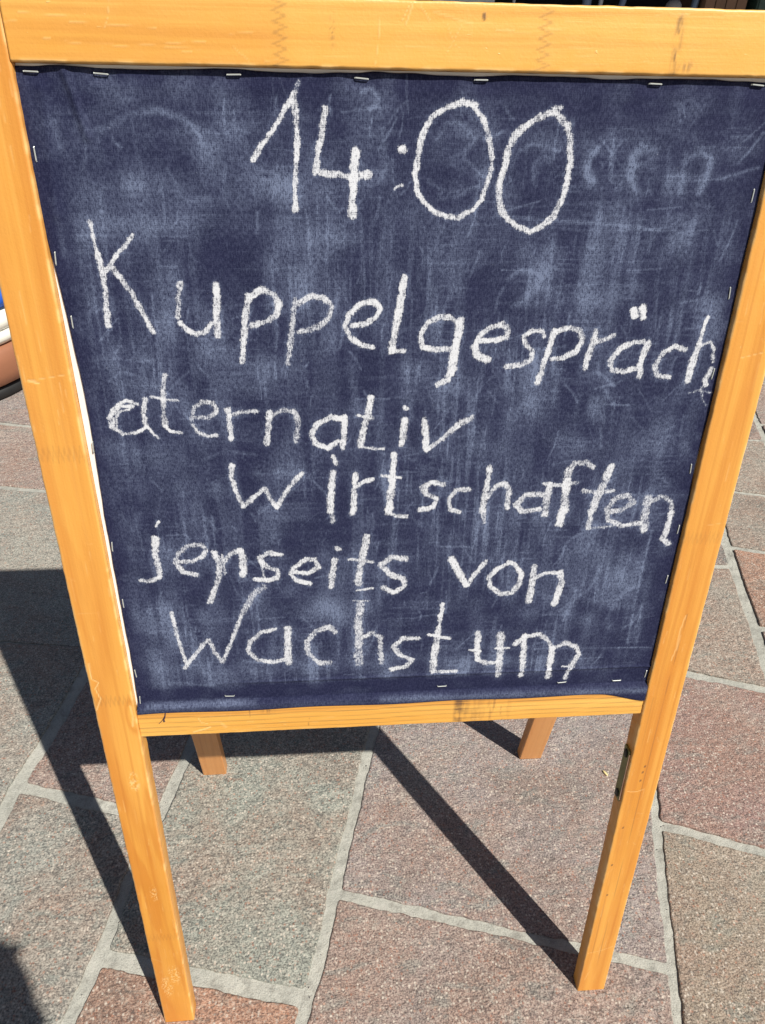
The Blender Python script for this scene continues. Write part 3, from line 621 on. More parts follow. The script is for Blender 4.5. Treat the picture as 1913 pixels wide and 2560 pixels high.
def cloth_density(U, V):
    """chalk density of the handwriting and of the wiped dust, on arrays of board coordinates (m)"""
    ink = np.zeros(U.shape); x = U * 1000; y = V * 1000
    wx = x + (fbm(x * .35, y * .35, 21, 2) - .5) * 2.0; wy = y + (fbm(x * .35, y * .35, 25, 2) - .5) * 1.6
    halo = np.zeros(U.shape)
    for w, I, pts in STROKES:
        P = np.array(pts); h = w * 1.3 + 2.5
        m = (x > P[:, 0].min() - h) & (x < P[:, 0].max() + h) & (y > P[:, 1].min() - h) & (y < P[:, 1].max() + h)
        if not m.any(): continue
        d = polydist(wx[m], wy[m], pts); hw_ = w / 2 * (.72 + 1.0 * fbm(x[m] * .12, y[m] * .12, 31, 2))
        prof = sstep(hw_ + .5, hw_ * .45, d) * I * (.56 + .84 * fbm(x[m] * .11, y[m] * .11, 35, 3))
        halo[m] = np.maximum(halo[m], (.30 + .5 * (1 - I)) * np.exp(-(d / (w * .72)) ** 2) * (.4 + 1.1 * fbm(x[m] * .10, y[m] * .06, 36, 3)))
        ink[m] = np.maximum(ink[m], prof) + .25 * np.minimum(ink[m], prof)
    sm = np.zeros(U.shape)
    for w, I, pts in SMUDGES:
        P = np.array(pts); h = w * 1.1
        m = (x > P[:, 0].min() - h) & (x < P[:, 0].max() + h) & (y > P[:, 1].min() - h) & (y < P[:, 1].max() + h)
        if not m.any(): continue
        d = polydist(wx[m], wy[m], pts)
        sm[m] += I * (.78 if w > 8 else 1) * np.exp(-(d / (w * .50)) ** 2) * (.55 + .9 * fbm(x[m] * .05, y[m] * .05, 45, 3))
    inside = sstep(-290, -262, x + 10 * (fbm(x * .02, y * .05, 8, 2) - .5)) * sstep(294, 268, x) * sstep(1222, 1190, y + 14 * (fbm(x * .04, y * .04, 9, 2) - .5)) * sstep(636, 646, y)
    vert = fbm(x * .085, y * .012, 51, 4); clouds = fbm(x * .018, y * .014, 61, 4); horiz = fbm(x * .012, y * .10, 71, 3)
    low = sstep(1190, 1060, y)
    sm += inside * (.035 + .19 * sstep(.42, .72, vert) * (.25 + .75 * low) + .08 * sstep(.45, .75, clouds) + .10 * sstep(.5, .75, horiz) * (1 - .6 * low))
    sm += .10 * sstep(.45, .7, fbm(x * .05, y * .05, 81, 3)) * sstep(612, 640, y)
    sm += .16 * inside * sstep(.55, .75, fbm(x * .05, y * .07, 87, 3)) * sstep(.5, .8, fbm(x * .5, y * .5, 88, 2))
    sm += inside * low * .34 * sstep(.52, .78, fbm(x * .36, y * .026, 93, 3)) * sstep(.35, .65, clouds) + inside * .12 * sstep(.6, .8, fbm(x * .03, y * .5, 97, 3))
    sm *= .55 + .75 * sstep(.3, .7, fbm(x * .03, y * .026, 99, 3))
    rs = np.random.RandomState(5)
    for _ in range(420):                                   # hairline scratches and wisps left by the wiping cloth
        x0 = rs.uniform(-270, 275); y0 = rs.uniform(640, 1210); L = rs.uniform(4, 34); an = rs.choice([1.5, 1.6, 1.4, 0.1, 0.9, 2.2]) + rs.uniform(-.2, .2)
        x1 = x0 + L * math.cos(an); y1 = y0 + L * math.sin(an); xm = (x0 + x1) / 2 + rs.uniform(-2, 2)
        m = (x > min(x0, x1) - 4) & (x < max(x0, x1) + 4) & (y > min(y0, y1) - 4) & (y < max(y0, y1) + 4)
        if m.any(): sm[m] += rs.uniform(.08, .34) * np.exp(-(polydist(x[m], y[m], [(x0, y0), (xm, (y0 + y1) / 2), (x1, y1)]) / rs.uniform(.5, 1.3)) ** 2)
    return np.clip(ink, 0, 1.1), np.clip(sm + halo * .62, 0, 1)

def chalk_material():
    k = N('navy_chalkboard_cloth'); g = k.attr('gc', 1)
    # woven relief
    def wv(d, s):
        w = k.n('ShaderNodeTexWave', wave_type='BANDS', bands_direction=d, wave_profile='SIN'); k.l(g, w.inputs[0])
        w.inputs['Scale'].default_value = s; w.inputs['Distortion'].default_value = 2.2; w.inputs['Detail'].default_value = 1.5; w.inputs['Detail Scale'].default_value = 1.6
        return w.outputs[1]
    wx = wv('X', 230.0); wy = wv('Z', 210.0)
    weave = k.math('ADD', k.math('MULTIPLY', wx, .5), k.math('MULTIPLY', wy, .5))
    n1 = k.noise(g, 900.0, 3.0, .65); n2 = k.noise(g, 330.0, 3.0, .6); n3 = k.noise(k.scale(g, (1000, 1000, 260)), 1.0, 2.0, .6)
    grain = k.math('ADD', k.math('MULTIPLY', n1, .34), k.math('ADD', k.math('MULTIPLY', n2, .30), k.math('ADD', k.math('MULTIPLY', weave, .05), k.math('MULTIPLY', n3, .36))))
    ink = k.attr('ink'); sm = k.attr('dust')
    th = k.math('SUBTRACT', 1.13, k.math('MULTIPLY', ink, 0.80))
    gs = k.mapr(grain, .35, .65)
    cov = k.mapr(k.math('SUBTRACT', gs, th), -.36, .34, 0, .93, True)
    cov = k.math('MULTIPLY', cov, k.mapr(ink, 0.02, .18))
    navy = k.mix(k.mapr(k.noise(g, 40.0, 3.0), .3, .7), (0.0085, 0.0105, 0.036, 1), (0.0130, 0.0150, 0.046, 1))
    navy = k.mix(k.mapr(gs, .45, .95, 0, .5), navy, (0.052, 0.058, 0.115, 1))
    dcov = k.math('MULTIPLY', sm, k.mapr(gs, .2, .85, .1, 1.8), clamp=True)
    c = k.mix(k.math('MULTIPLY', dcov, .60), navy, (0.235, 0.285, 0.42, 1))
    fleck = k.mapr(k.noise(g, 520.0, 1.5, .5), .735, .80, 0, .30)
    c = k.mix(k.math('MULTIPLY', fleck, k.mapr(sm, 0, .25, .3, 1)), c, (0.55, 0.58, 0.66, 1))
    c = k.mix(cov, c, (0.68, 0.69, 0.72, 1))
    k.base(c); k.rough(k.mapr(ink, 0, .5, .8, .9)); k.b.inputs['Specular IOR Level'].default_value = .15
    k.bump(k.math('ADD', grain, k.math('MULTIPLY', cov, .25)), .55, .0005)
    return k.m
CHALK = chalk_material()

def make_cloth():
    nu, nv = 690, 740
    I, J = np.meshgrid(np.linspace(0, 1, nu), np.linspace(0, 1, nv))
    # borders of the cloth in board coordinates
    vb = .6075 - .0012 * sstep(.2, .26, J * 0 + (I * .594 - .297)) - .011 * sstep(.24, .30, (I * .594 - .297)) + .0008 * np.sin(I * 23)
    u_ = I * .594 - .297
    vt = 1.2309 + .0007 * np.sin(I * 31) + .0010 * (vnoise(I * 40, I * 0, 3) - .5)
    V = vb + (vt - vb) * J
    ul = np.interp(V, [.60, .627, .694, .754, .857, .876, .958, 1.005, 1.07, 1.11, 1.2], [-.2958, -.2934, -.2920, -.2925, -.2922, -.2914, -.2894, -.2902, -.2932, -.2966, -.2978]) + .0006 * (fbm(V * 60, V * 0, 13, 2) - .5)
    ur = .2962 - .0004 * np.sin(V * 19) + .0012 * (fbm(V * 30, V * 0, 15, 2) - .5) - .0025 * sstep(.95, .9, V) * sstep(.85, .9, V)
    U = ul + (ur - ul) * I
    ink, dust = cloth_density(U, V)
    Wd = np.full(U.shape, REC - .0004)
    # slack between the staples along the top and the sides
    topst = np.array([s[0] for s in STAPLES if s[2] == 'h' and s[1] > 900]) / 1000; 
    dt = np.min(np.abs(U[..., None] - topst), -1); amp = sstep(0, .018, dt) * np.exp(-((V - 1.2265) / .006) ** 2)
    Wd -= .0011 * amp * (.5 + vnoise(U * 20, V * 0, 17)) 
    dl = np.minimum(abs(U - U[:, :1]), abs(U - U[:, -1:]))
    Wd += .0011 * sstep(1.218, 1.226, V)
    Wd -= .0004 * (fbm(U * 14, V * 14, 19, 3) - .3)
    Wd -= .0008 * (fbm(V * 26, U * 4, 23, 2)) * np.exp(-(dl / .012) ** 2)
    # corner pleat, upper left, and the crease over the hem
    d = polydist(U, V, [(-.262, 1.232), (-.257, 1.212), (-.252, 1.185)]); Wd -= .0020 * np.exp(-(d / .0035) ** 2) * sstep(1.165, 1.20, V)
    d = polydist(U, V, [(-.279, 1.215), (-.285, 1.13)]); Wd -= .0010 * np.exp(-(d / .005) ** 2)
    hem = sstep(.6215, .6140, V); Wd -= hem * .0050
    Wd -= .0012 * np.exp(-((V - .6440 - .004 * sstep(0, .3, U) * 0) / .0016) ** 2) * sstep(-.24, -.1, U)
    Wd += .0008 * np.exp(-((V - .6155 - .002 * np.sin(U * 20)) / .0014) ** 2) * sstep(-.15, -.22, U)
    dust = np.clip(dust + .16 * np.exp(-((V - .612) / .004) ** 2) * (.3 + fbm(U * 60, V * 100, 14, 3)), 0, 1)
    # thread-bare cut edges: outer ring of vertices turns down to the panel
    Wd[0, :] += .0004; Wd[-1, :] += .0009; Wd[:, 0] += .0007; Wd[:, -1] += .0007
    co = FW(U.reshape(-1), V.reshape(-1), Wd.reshape(-1))
    gc = np.stack([U.reshape(-1), Wd.reshape(-1) * 0, V.reshape(-1)], -1)
    return grid_mesh('chalkboard_cloth', co, nu, nv, CHALK, board, attrs={'ink': ink.reshape(-1), 'dust': dust.reshape(-1), 'gc': gc})
cloth = make_cloth()
tag(cloth, 'navy cloth writing surface chalked with 14:00 and handwritten lines in German')

# ---- staples, sub-parts of the cloth
STEEL = plain('staple_steel', (0.62, 0.65, 0.62), .35, .5, var=.1, bump=0)
def wire_mesh(name, pts, r, seg=6):
    V = []; F = []; n = len(pts)
    for i, p in enumerate(pts):
        p = Vector(p); t = (Vector(pts[min(i + 1, n - 1)]) - Vector(pts[max(i - 1, 0)])).normalized()
        a = t.orthogonal().normalized() if abs(t.z) > .9 else t.cross(Vector((0, 0, 1))).normalized(); b = t.cross(a)
        for k in range(seg): th = 2 * math.pi * k / seg; V.append(p + a * math.cos(th) * r + b * math.sin(th) * r)
    for i in range(n - 1):
        for k in range(seg): F.append((i * seg + k, i * seg + (k + 1) % seg, (i + 1) * seg + (k + 1) % seg, (i + 1) * seg + k))
    F.append(tuple(range(seg))[::-1]); F.append(tuple((n - 1) * seg + k for k in range(seg)))
    me = bpy.data.meshes.new(name); me.from_pydata([tuple(v) for v in V], [], F); me.update(); return me
sm_ = wire_mesh('staple', [(-.0051, 0, -.0016), (-.0050, 0, .0001), (-.0045, 0, .0004), (0, 0, .00042), (.0045, 0, .0004), (.0050, 0, .0001), (.0051, 0, -.0016)], .00046)
for v in sm_.vertices: v.co.y *= 1.25
sm_.materials.append(STEEL)
nrm = Vector((0, -math.cos(A_F), math.sin(A_F))); vv = Vector((0, math.sin(A_F), math.cos(A_F)))
for (su, sv, d) in STAPLES:
    o = bpy.data.objects.new('staple', sm_); col.objects.link(o); o.parent = cloth
    wd = REC - .0010 - (.0 if not (d == 'h' and sv < 700) else .0006)
    su = max(su, -290.4 if sv < 1080 else -300) if su < 0 and d == 'v' else su
    p = FW(np.array([su / 1000]), np.array([sv / 1000]), np.array([wd]))[0]
    xa = Vector((1, 0, 0)) if d == 'h' else vv; th = random.uniform(-.09, .09); ya = nrm.cross(xa)
    xa = (xa * math.cos(th) + ya * math.sin(th)).normalized(); ya = nrm.cross(xa)
    m = Matrix((xa, ya, nrm)).transposed().to_4x4(); m.translation = Vector(p); o.matrix_world = m

# ---- loose threads hanging over the bottom rail
THREAD = plain('navy_thread', (0.03, 0.02, 0.06), .9, bump=0)
def thread(pts, r=.00045):
    P = [tuple(FW(np.array([u]), np.array([v]), np.array([w]))[0]) for u, v, w in pts]
    me = wire_mesh('thread', P, r, 5); me.materials.append(THREAD); o = bpy.data.objects.new('loose_thread', me); col.objects.link(o); o.parent = cloth
thread([(-.2640, .608, .0010), (-.2648, .603, .0006), (-.2668, .598, .0012), (-.2660, .5955, .0016)]); thread([(-.2640, .606, .0012), (-.2665, .601, .0008), (-.2690, .597, .0012), (-.2730, .5925, .0018)], .0003)
thread([(-.2668, .5995, .0010), (-.2675, .5960, .0014), (-.2672, .5945, .0018)], .0003)

# ---- folding brace fitting on the inside of the right stile
BRASS = plain('tarnished_fitting', (0.20, 0.20, 0.085), .42, .75, var=.25); DARK = plain('blackened_metal', (0.012, 0.012, 0.012), .5, .3); COPPER = plain('copper_edge', (0.55, 0.36, 0.26), .4, .5)
def inner_box(name, u0, u1, v0, v1, w0, w1, mat, parent): return slab(name, FW, u0, u1, v0, v1, w0, w1, mat, parent)
ui = hw - ST
pl = slab('brace_plate', FW, ui - .0022, ui + .0000, .420, .508, .0045, .0185, BRASS, board)
def disc(parent, v, w, r, name='rivet'):
    V = []; F = []; n = 14
    for i, (du, rr) in enumerate(((-.0001, r), (-.0012, r), (-.0018, r * .6))):
        for k in range(n):
            t = 2 * math.pi * k / n; V.append(FW(np.array([ui - .0022 + du]), np.array([v + rr * math.cos(t) * 1.6]), np.array([w + rr * math.sin(t)]))[0])
    for i in range(2):
        for k in range(n): F.append((i * n + k, (i + 1) * n + k, (i + 1) * n + (k + 1) % n, i * n + (k + 1) % n))
    F.append(tuple(2 * n + k for k in range(n)))
    return mesh_obj(name, V, F, DARK, parent)
disc(pl, .499, .0115, .0042); disc(pl, .429, .0115, .0042)
slab('plate_edge', FW, ui - .0020, ui - .0001, .423, .503, .0036, .0043, COPPER, pl)

# ---- rear frame, leaning the other way
B_R, D_R, WR, XR = 0.1295, 0.4155, 0.6773, 0.0048
def RW(U, V, Wd, b=B_R, D=D_R):
    cb, sb = math.cos(b), math.sin(b)
    return np.stack([U + XR, D - V * sb + Wd * cb, V * cb + Wd * sb], -1)
hr = WR / 2; sr = .0447
VTR = 1.2545
beam('rear_stile', board, RW, -hr, -hr + sr, 0, VTR, 0, TH, WOOD_REAR, 'v', foot=-math.tan(B_R), fine=.002)
beam('rear_stile', board, RW, hr - sr, hr, 0, VTR, 0, TH, WOOD_REAR, 'v', foot=-math.tan(B_R), fine=.002)
beam('rear_top_rail', board, RW, -hr + sr + .0002, hr - sr - .0002, VTR - .043, VTR + .0003, .0006, TH - .001, WOOD_REAR, 'u', fine=.003)
beam('rear_bottom_rail', board, RW, -hr + sr + .0002, hr - sr - .0002, VB1 + .002, VB2, .0026, TH - .001, WOOD_REAR, 'u', fine=.003)
slab('rear_board_panel', RW, -hr + sr + .0003, hr - sr - .0003, VB2 + .0003, VTR - .0435, .012, .015, WHITE, board)
NAVYP = plain('plain_navy_cloth', (0.02, 0.022, 0.055), .7, var=.3, scale=60)
slab('rear_cloth', RW, -hr + sr + .004, hr - sr - .004, VB2 + .001, VTR - .046, .0152, .0160, NAVYP, board)
# hinges between the two frames
for uh in (-.30, .30):
    p0 = FW(np.array([uh]), np.array([VT2 - .035]), np.array([TH]))[0]; p1 = RW(np.array([uh]), np.array([VT2 - .035]), np.array([0.]))[0]
    me = wire_mesh('hinge', [(uh - .016, (p0[1] + p1[1]) / 2, VT2 * .962), (uh + .016, (p0[1] + p1[1]) / 2, VT2 * .962)], .004, 10); me.materials.append(DARK)
    h = bpy.data.objects.new('hinge', me); col.objects.link(h); h.parent = board
    for q, s_ in ((p0, 1), (p1, -1)):
        y0, y1 = sorted((q[1] + s_ * .0002, (p0[1] + p1[1]) / 2)); z0 = VT2 * .962
        V = [(uh + a * .013, y, z0 - .003 + c * .0025) for a in (-1, 1) for y in (y0, y1) for c in (-1, 1)]
        mesh_obj('hinge_leaf', V, [(0, 1, 3, 2), (4, 6, 7, 5), (0, 4, 5, 1), (2, 3, 7, 6), (0, 2, 6, 4), (1, 5, 7, 3)], DARK, h)

# ------------------------------------------------------------------ ground
def stone_material():
    k = N('porphyry_stone'); info = k.n('ShaderNodeObjectInfo'); geo = k.n('ShaderNodeNewGeometry')
    off = k.n('ShaderNodeCombineXYZ'); k.l(k.math('MULTIPLY', info.outputs['Random'], 40.0), off.inputs[0]); k.l(k.math('MULTIPLY', info.outputs['Random'], 17.0), off.inputs[2])
    p = k.vmath('ADD', geo.outputs['Position'], off.outputs[0])
    base = info.outputs['Color']
    # broad colour drift, veins, then mineral grains
    cloud = k.noise(p, 6.0, 5.0, .65, .6); patch = k.noise(k.scale(p, (16, 30, 20)), 1.0, 4.0, .65, .8)
    c = k.mix(k.mapr(cloud, .38, .62, 0, .9), base, k.mix(.6, base, (0.36, 0.22, 0.16, 1)))
    c = k.mix(k.mapr(patch, .52, .66, 0, .75), c, k.mix(.6, base, (0.22, 0.25, 0.22, 1)))
    c = k.mix(k.mapr(patch, .42, .30, 0, .45), c, (0.13, 0.11, 0.10, 1))
    st = k.noise(p, 3.1, 4.0, .6, .8); c = k.mix(k.mapr(st, .55, .70, 0, .38), c, (0.12, 0.11, 0.10, 1)); c = k.mix(k.mapr(st, .42, .30, 0, .28), c, (0.50, 0.46, 0.38, 1))
    vein = k.noise(k.scale(p, (14, 46, 20)), 1.0, 3.0, .6, .6)
    c = k.mix(k.mapr(vein, .66, .76, 0, .45), c, (0.42, 0.24, 0.17, 1))
    g1 = k.noise(p, 340.0, 3.0, .72); g2 = k.noise(p, 620.0, 1.0, .5); g3 = k.noise(k.scale(p, (190, 330, 250)), 1.0, 1.5, .5)
    v = k.n('ShaderNodeTexVoronoi', feature='F1'); k.l(p, v.inputs['Vector']); v.inputs['Scale'].default_value = 210.0
    vc = k.n('ShaderNodeSeparateColor'); k.l(v.outputs['Color'], vc.inputs[0])
    light = k.math('MULTIPLY', k.mapr(vc.outputs[0], .72, .80), k.mapr(v.outputs['Distance'], .50, .25))
    dark = k.mapr(g1, .52, .40); 
    c = k.mix(k.math('MULTIPLY', dark, .66), c, (0.045, 0.045, 0.045, 1))  # dark grains, doubling as shade painted into the crevices
    c = k.mix(k.mapr(g1, .53, .66, 0, .5), c, (0.56, 0.52, 0.44, 1))
    c = k.mix(k.math('MULTIPLY', light, .8), c, (0.62, 0.55, 0.46, 1))
    b1 = k.noise(p, 95.0, 3.0, .65); c = k.mix(k.mapr(b1, .54, .68, 0, .38), c, (0.09, 0.09, 0.09, 1)); c = k.mix(k.mapr(b1, .44, .32, 0, .35), c, (0.50, 0.45, 0.38, 1))
    b2 = k.noise(k.scale(p, (60, 110, 60)), 1.0, 2.0, .5); c = k.mix(k.mapr(b2, .70, .76, 0, .5), c, (0.50, 0.33, 0.24, 1)); c = k.mix(k.mapr(b2, .27, .22, 0, .45), c, (0.07, 0.085, 0.09, 1))
    red = k.math('MULTIPLY', k.mapr(vc.outputs[1], .84, .90), k.mapr(v.outputs['Distance'], .55, .25))
    c = k.mix(k.math('MULTIPLY', red, .55), c, (0.36, 0.15, 0.09, 1))
    c = k.mix(k.mapr(g3, .60, .70, 0, .35), c, (0.08, 0.08, 0.085, 1))
    k.base(c); k.rough(.82); k.b.inputs['Specular IOR Level'].default_value = .3
    h = k.math('ADD', k.math('MULTIPLY', g1, 1.0), k.math('ADD', k.math('MULTIPLY', g3, .8), k.math('MULTIPLY', k.noise(k.scale(p, (40, 62, 50)), 1.0, 5.0, .62), 4.0)))
    k.bump(h, 1.0, .0019)
    return k.m
STONE = stone_material()
def grout_material():
    k = N('grey_mortar'); p = k.n('ShaderNodeNewGeometry').outputs['Position']
    n = k.noise(p, 500.0, 2.0, .6); b = k.noise(p, 9.0, 3.0)
    c = k.mix(k.mapr(b, .3, .7), (0.35, 0.35, 0.305, 1), (0.47, 0.46, 0.40, 1)); c = k.mix(k.mapr(n, .5, .32, 0, .5), c, (0.17, 0.17, 0.15, 1))
    c = k.mix(k.mapr(n, .58, .7, 0, .5), c, (0.55, 0.54, 0.49, 1))
    d_ = k.noise(p, 38.0, 4.0, .65); c = k.mix(k.mapr(d_, .52, .68, 0, .5), c, (0.16, 0.15, 0.13, 1)); c = k.mix(k.mapr(d_, .42, .32, 0, .4), c, (0.52, 0.50, 0.45, 1))
    k.base(c); k.rough(.9); k.bump(k.math('ADD', n, k.math('MULTIPLY', k.noise(p, 70.0, 4.0), 3.0)), .9, .0014); return k.m
GROUT = grout_material()

GX0, GX1, GY0, GY1 = -60., 60., -40., 80.
# mortar bed: fine under the slabs in view, one sheet to the horizon
def sheet(name, xs, ys, zf, mat):
    X, Y = np.meshgrid(xs, ys); Z = zf(X, Y)
    return grid_mesh(name, np.stack([X.reshape(-1), Y.reshape(-1), Z.reshape(-1)], -1), len(xs), len(ys), mat, None)
xs = np.unique(np.concatenate([np.array([GX0, -20, -8, -4]), np.linspace(-2.8, 3.6, 330), np.array([5, 8, 20, GX1])]))
ys = np.unique(np.concatenate([np.array([GY0, -12, -4]), np.linspace(-1.3, 4.8, 320), np.array([6, 8, 12, 25, GY1])]))
pav = sheet('paving', xs, ys, lambda X, Y: -.0042 + .0030 * (fbm(X * 9 + 50, Y * 9 + 50, 91, 3) - .5), GROUT)
tag(pav, kind='structure')
far_m = N('distant_paving'); fp = far_m.n('ShaderNodeNewGeometry').outputs['Position']
bk = far_m.n('ShaderNodeTexBrick'); far_m.l(fp, bk.inputs[0]); bk.inputs['Scale'].default_value = 1.0; bk.inputs['Brick Width'].default_value = .5; bk.inputs['Row Height'].default_value = .38; bk.inputs['Mortar Size'].default_value = .012
bk.inputs['Color1'].default_value = (.19, .175, .155, 1); bk.inputs['Color2'].default_value = (.24, .19, .165, 1); bk.inputs['Mortar'].default_value = (.36, .35, .32, 1)
far_m.base(bk.outputs[0]); far_m.rough(.85)

SLABS = []
def jx(k, y):
    """long joints running away from the camera: x at y"""
    base = [-2.62, -2.12, -1.62, -1.16, -.771 + .10, -.488, -.133, .455, .783 + .03, 1.03, 1.62, 2.05, 2.55, 3.1]
    return None
# long joints as polylines (x at y), left to right; half width of the mortar
LJ = [
 ([(-1.5, -3.3), (4.8, -2.1)], .013), ([(-1.5, -2.85), (4.8, -1.75)], .012), ([(-1.5, -2.35), (4.8, -1.25)], .013), ([(-1.5, -1.96), (1.0, -1.80), (4.8, -.90)], .012), ([(-1.5, -1.55), (.6, -1.34), (1.8, -1.33), (4.8, -.4)], .012),
 ([(-1.5, -1.02), (.336, -.700), (.42, -.688), (.506, -.664), (.58, -.649), (.68, -.632), (1.4, -.50), (4.8, .20)], .017),
 ([(-1.5, -.83), (.008, -.486), (.067, -.468), (.124, -.455), (.219, -.438), (.361, -.399), (.462, -.374), (1.4, -.16), (4.8, .62)], .014),
 ([(-1.5, -.55), (-.015, -.137), (.088, -.103), (.217, -.071), (.322, -.042), (.432, -.013), (1.4, .26), (4.8, 1.15)], .012),
 ([(-1.5, .07), (-.053, .440), (.017, .461), (.116, .486), (.218, .515), (.30, .540), (1.4, .80), (4.8, 1.65)], .010),
 ([(-1.5, .45), (.30, .845), (.67, .947), (.844, .990), (.968, 1.019), (1.111, 1.056), (1.6, 1.19), (4.8, 2.0)], .017),
 ([(-1.5, .72), (.60, 1.19), (1.0, 1.29), (1.653, 1.453), (1.779, 1.486), (4.8, 2.3)], .014),
 ([(-1.5, 1.15), (4.8, 2.75)], .013), ([(-1.5, 1.55), (4.8, 3.15)], .013), ([(-1.5, 2.05), (4.8, 3.65)], .013), ([(-1.5, 2.5), (4.8, 4.1)], .013)]
def lx(k, y):
    P = LJ[k][0]; return float(np.interp(y, [q[0] for q in P], [q[1] for q in P]))
# cross joints that the photograph shows: strip -> [(y at left joint, y at right joint, half width)]
XJ = {4: [(.27, .18, .011), (.86, .765, .0022), (1.475, 1.33, .011), (1.835, 1.66, .011)],
      5: [(-.30, -.34, .010), (.410, .335, .013), (.93, .86, .010)],
      6: [(-.42, -.50, .010), (.096, .020, .014), (.655, .60, .010)],
      7: [(-.40, -.52, .010), (.173, .022, .0095), (.68, .62, .010)],
      8: [(-.30, -.38, .010), (.261, .166, .010), (.652, .560, .0125), (.990, .974, .010)],
      9: [(.33, .24, .010), (.745, .70, .010), (1.052, .985, .010), (1.335, 1.270, .010), (1.64, 1.612, .010)],
      10: [(1.30, 1.22, .010), (1.72, 1.64, .010), (2.05, 1.98, .010)]}
def rnd_joints(k):
    lst = list(XJ.get(k, [])); rs = random.Random(k * 31 + 5)
    if lst:
        y = lst[0][0]
        while y > -1.3: y -= rs.uniform(.35, .6); lst.insert(0, (y, y - rs.uniform(.04, .12), .011))
        y = lst[-1][0]
    else: y = -1.5; 
    while y < 4.6: y += rs.uniform(.32, .62); lst.append((y, y - rs.uniform(.02, .12), .011))
    return lst
BR = 1.5
PAL = {'gray': (.235, .235, .205), 'green': (.225, .235, .20), 'pink': (.26, .20, .175), 'red': (.235, .145, .125), 'rust': (.30, .165, .11), 'olive': (.24, .20, .15), 'tan': (.26, .225, .185), 'dark': (.16, .165, .16), 'mauve': (.235, .20, .19)}
CM = {(4, .0): 'gray', (4, .5): 'gray', (4, 1.1): 'gray', (4, 1.6): 'pink', (4, 2.0): 'mauve', (5, .0): 'gray', (5, .6): 'pink', (6, -.15): 'rust', (6, .3): 'green', (7, -.2): 'pink', (7, .35): 'mauve', (8, -.05): 'olive', (8, .4): 'red', (8, .8): 'tan', (8, 1.05): 'dark',
      (9, .88): 'rust', (9, 1.16): 'tan', (9, 1.45): 'tan', (9, .5): 'red', (9, 1.8): 'pink', (10, 1.5): 'mauve', (10, 1.8): 'pink'}
def edge_pts(a, b, seed, amp):
    n = max(2, int(math.hypot(b[0] - a[0], b[1] - a[1]) / .0045)); out = []
    dx, dy = b[0] - a[0], b[1] - a[1]; L = math.hypot(dx, dy); nx, ny = -dy / L, dx / L
    t = np.arange(n) / n; w = np.sin(math.pi * np.clip(t * 6, 0, .5)) * np.sin(math.pi * np.clip((1 - t) * 6, 0, .5))
    o = ((fbm(t * L * 26 + seed, t * 0 + seed * .37, 33, 3) - .5) * 1.1 * amp + (fbm(t * L * 130 + seed, t * 0, 37, 3) - .5) * amp * 1.1) * (w * .7 + .3)
    return [(a[0] + dx * ti + nx * oi, a[1] + dy * ti + ny * oi) for ti, oi in zip(t, o)]
def make_stone(k, lo, hi):
    (yl0, yr0, h0), (yl1, yr1, h1) = lo, hi
    hl, hrr = LJ[k][1] * .86, LJ[k + 1][1] * .86; h0 *= .88; h1 *= .88
    cx = [];
    left = []; right = []
    ylist = lambda a, b, P: [a] + [q[0] for q in P if a + .03 < q[0] < b - .03] + [b]
    for y in ylist(yl0 + h0, yl1 - h1, LJ[k][0]): left.append((lx(k, y) + hl, y))
    for y in ylist(yr0 + h0, yr1 - h1, LJ[k + 1][0]): right.append((lx(k + 1, y) - hrr, y))
    poly = [left[0]] + right + left[::-1][:-1]
    area = sum(poly[i][0] * poly[(i + 1) % len(poly)][1] - poly[(i + 1) % len(poly)][0] * poly[i][1] for i in range(len(poly))) / 2
    if area < .004: return
    c = (sum(p[0] for p in poly) / len(poly), sum(p[1] for p in poly) / len(poly))
    near = -1.3 < c[0] < 1.9 and -.3 < c[1] < 2.2
    out = []; sd = random.uniform(0, 90)
    for i in range(len(poly)):
        a, b = poly[i], poly[(i + 1) % len(poly)]
        out += edge_pts(a, b, sd + i * 7.7, .0050) if near else [a, ((a[0] + b[0]) / 2, (a[1] + b[1]) / 2)]
    # round the corners
    P = np.array(out)
    if near:
        for _ in range(1): P = P * .5 + (np.roll(P, 1, 0) + np.roll(P, -1, 0)) * .25
    cc = P.mean(0); n = len(P); dirs = P - cc; Ln = np.linalg.norm(dirs, axis=1)[:, None]
    tz = random.uniform(-.0007, .0010); tx, ty = random.uniform(-.004, .004), random.uniform(-.004, .004)
    if k >= 8: tz += .0012
    def ring(inset, z): 
        Q = P - dirs / Ln * inset
        return [(q[0] - cc[0], q[1] - cc[1], z + tz + tx * (q[0] - cc[0]) + ty * (q[1] - cc[1])) for q in Q]
    rings = [ring(-.001, -.020), ring(.0, -.0028), ring(.0008, -.0010), ring(.0028, .0)]
    V = sum(rings, []); F = []
    for r_ in range(3):
        for i in range(n): F.append((r_ * n + i, r_ * n + (i + 1) % n, (r_ + 1) * n + (i + 1) % n, (r_ + 1) * n + i))
    F.append(tuple(3 * n + i for i in range(n)))
    o = mesh_obj('paving_stone', V, F, STONE, pav); o.location = (cc[0], cc[1], 0)
    kind = None
    for (kk, yy), nm in CM.items():
        if kk == k and (yl0 + yr0) / 2 < yy < (yl1 + yr1) / 2: kind = nm
    b = PAL[kind or random.choice(['gray', 'green', 'pink', 'mauve', 'tan', 'red', 'olive', 'gray'])]
    v = random.uniform(.95, 1.05); o.color = (b[0] * v * BR, b[1] * v * BR, b[2] * v * BR, 1)
for k in range(len(LJ) - 1):
    js = rnd_joints(k)
    for a, b in zip(js[:-1], js[1:]):
        if -1.4 < (a[0] + b[0]) / 2 < 4.5: make_stone(k, a, b)
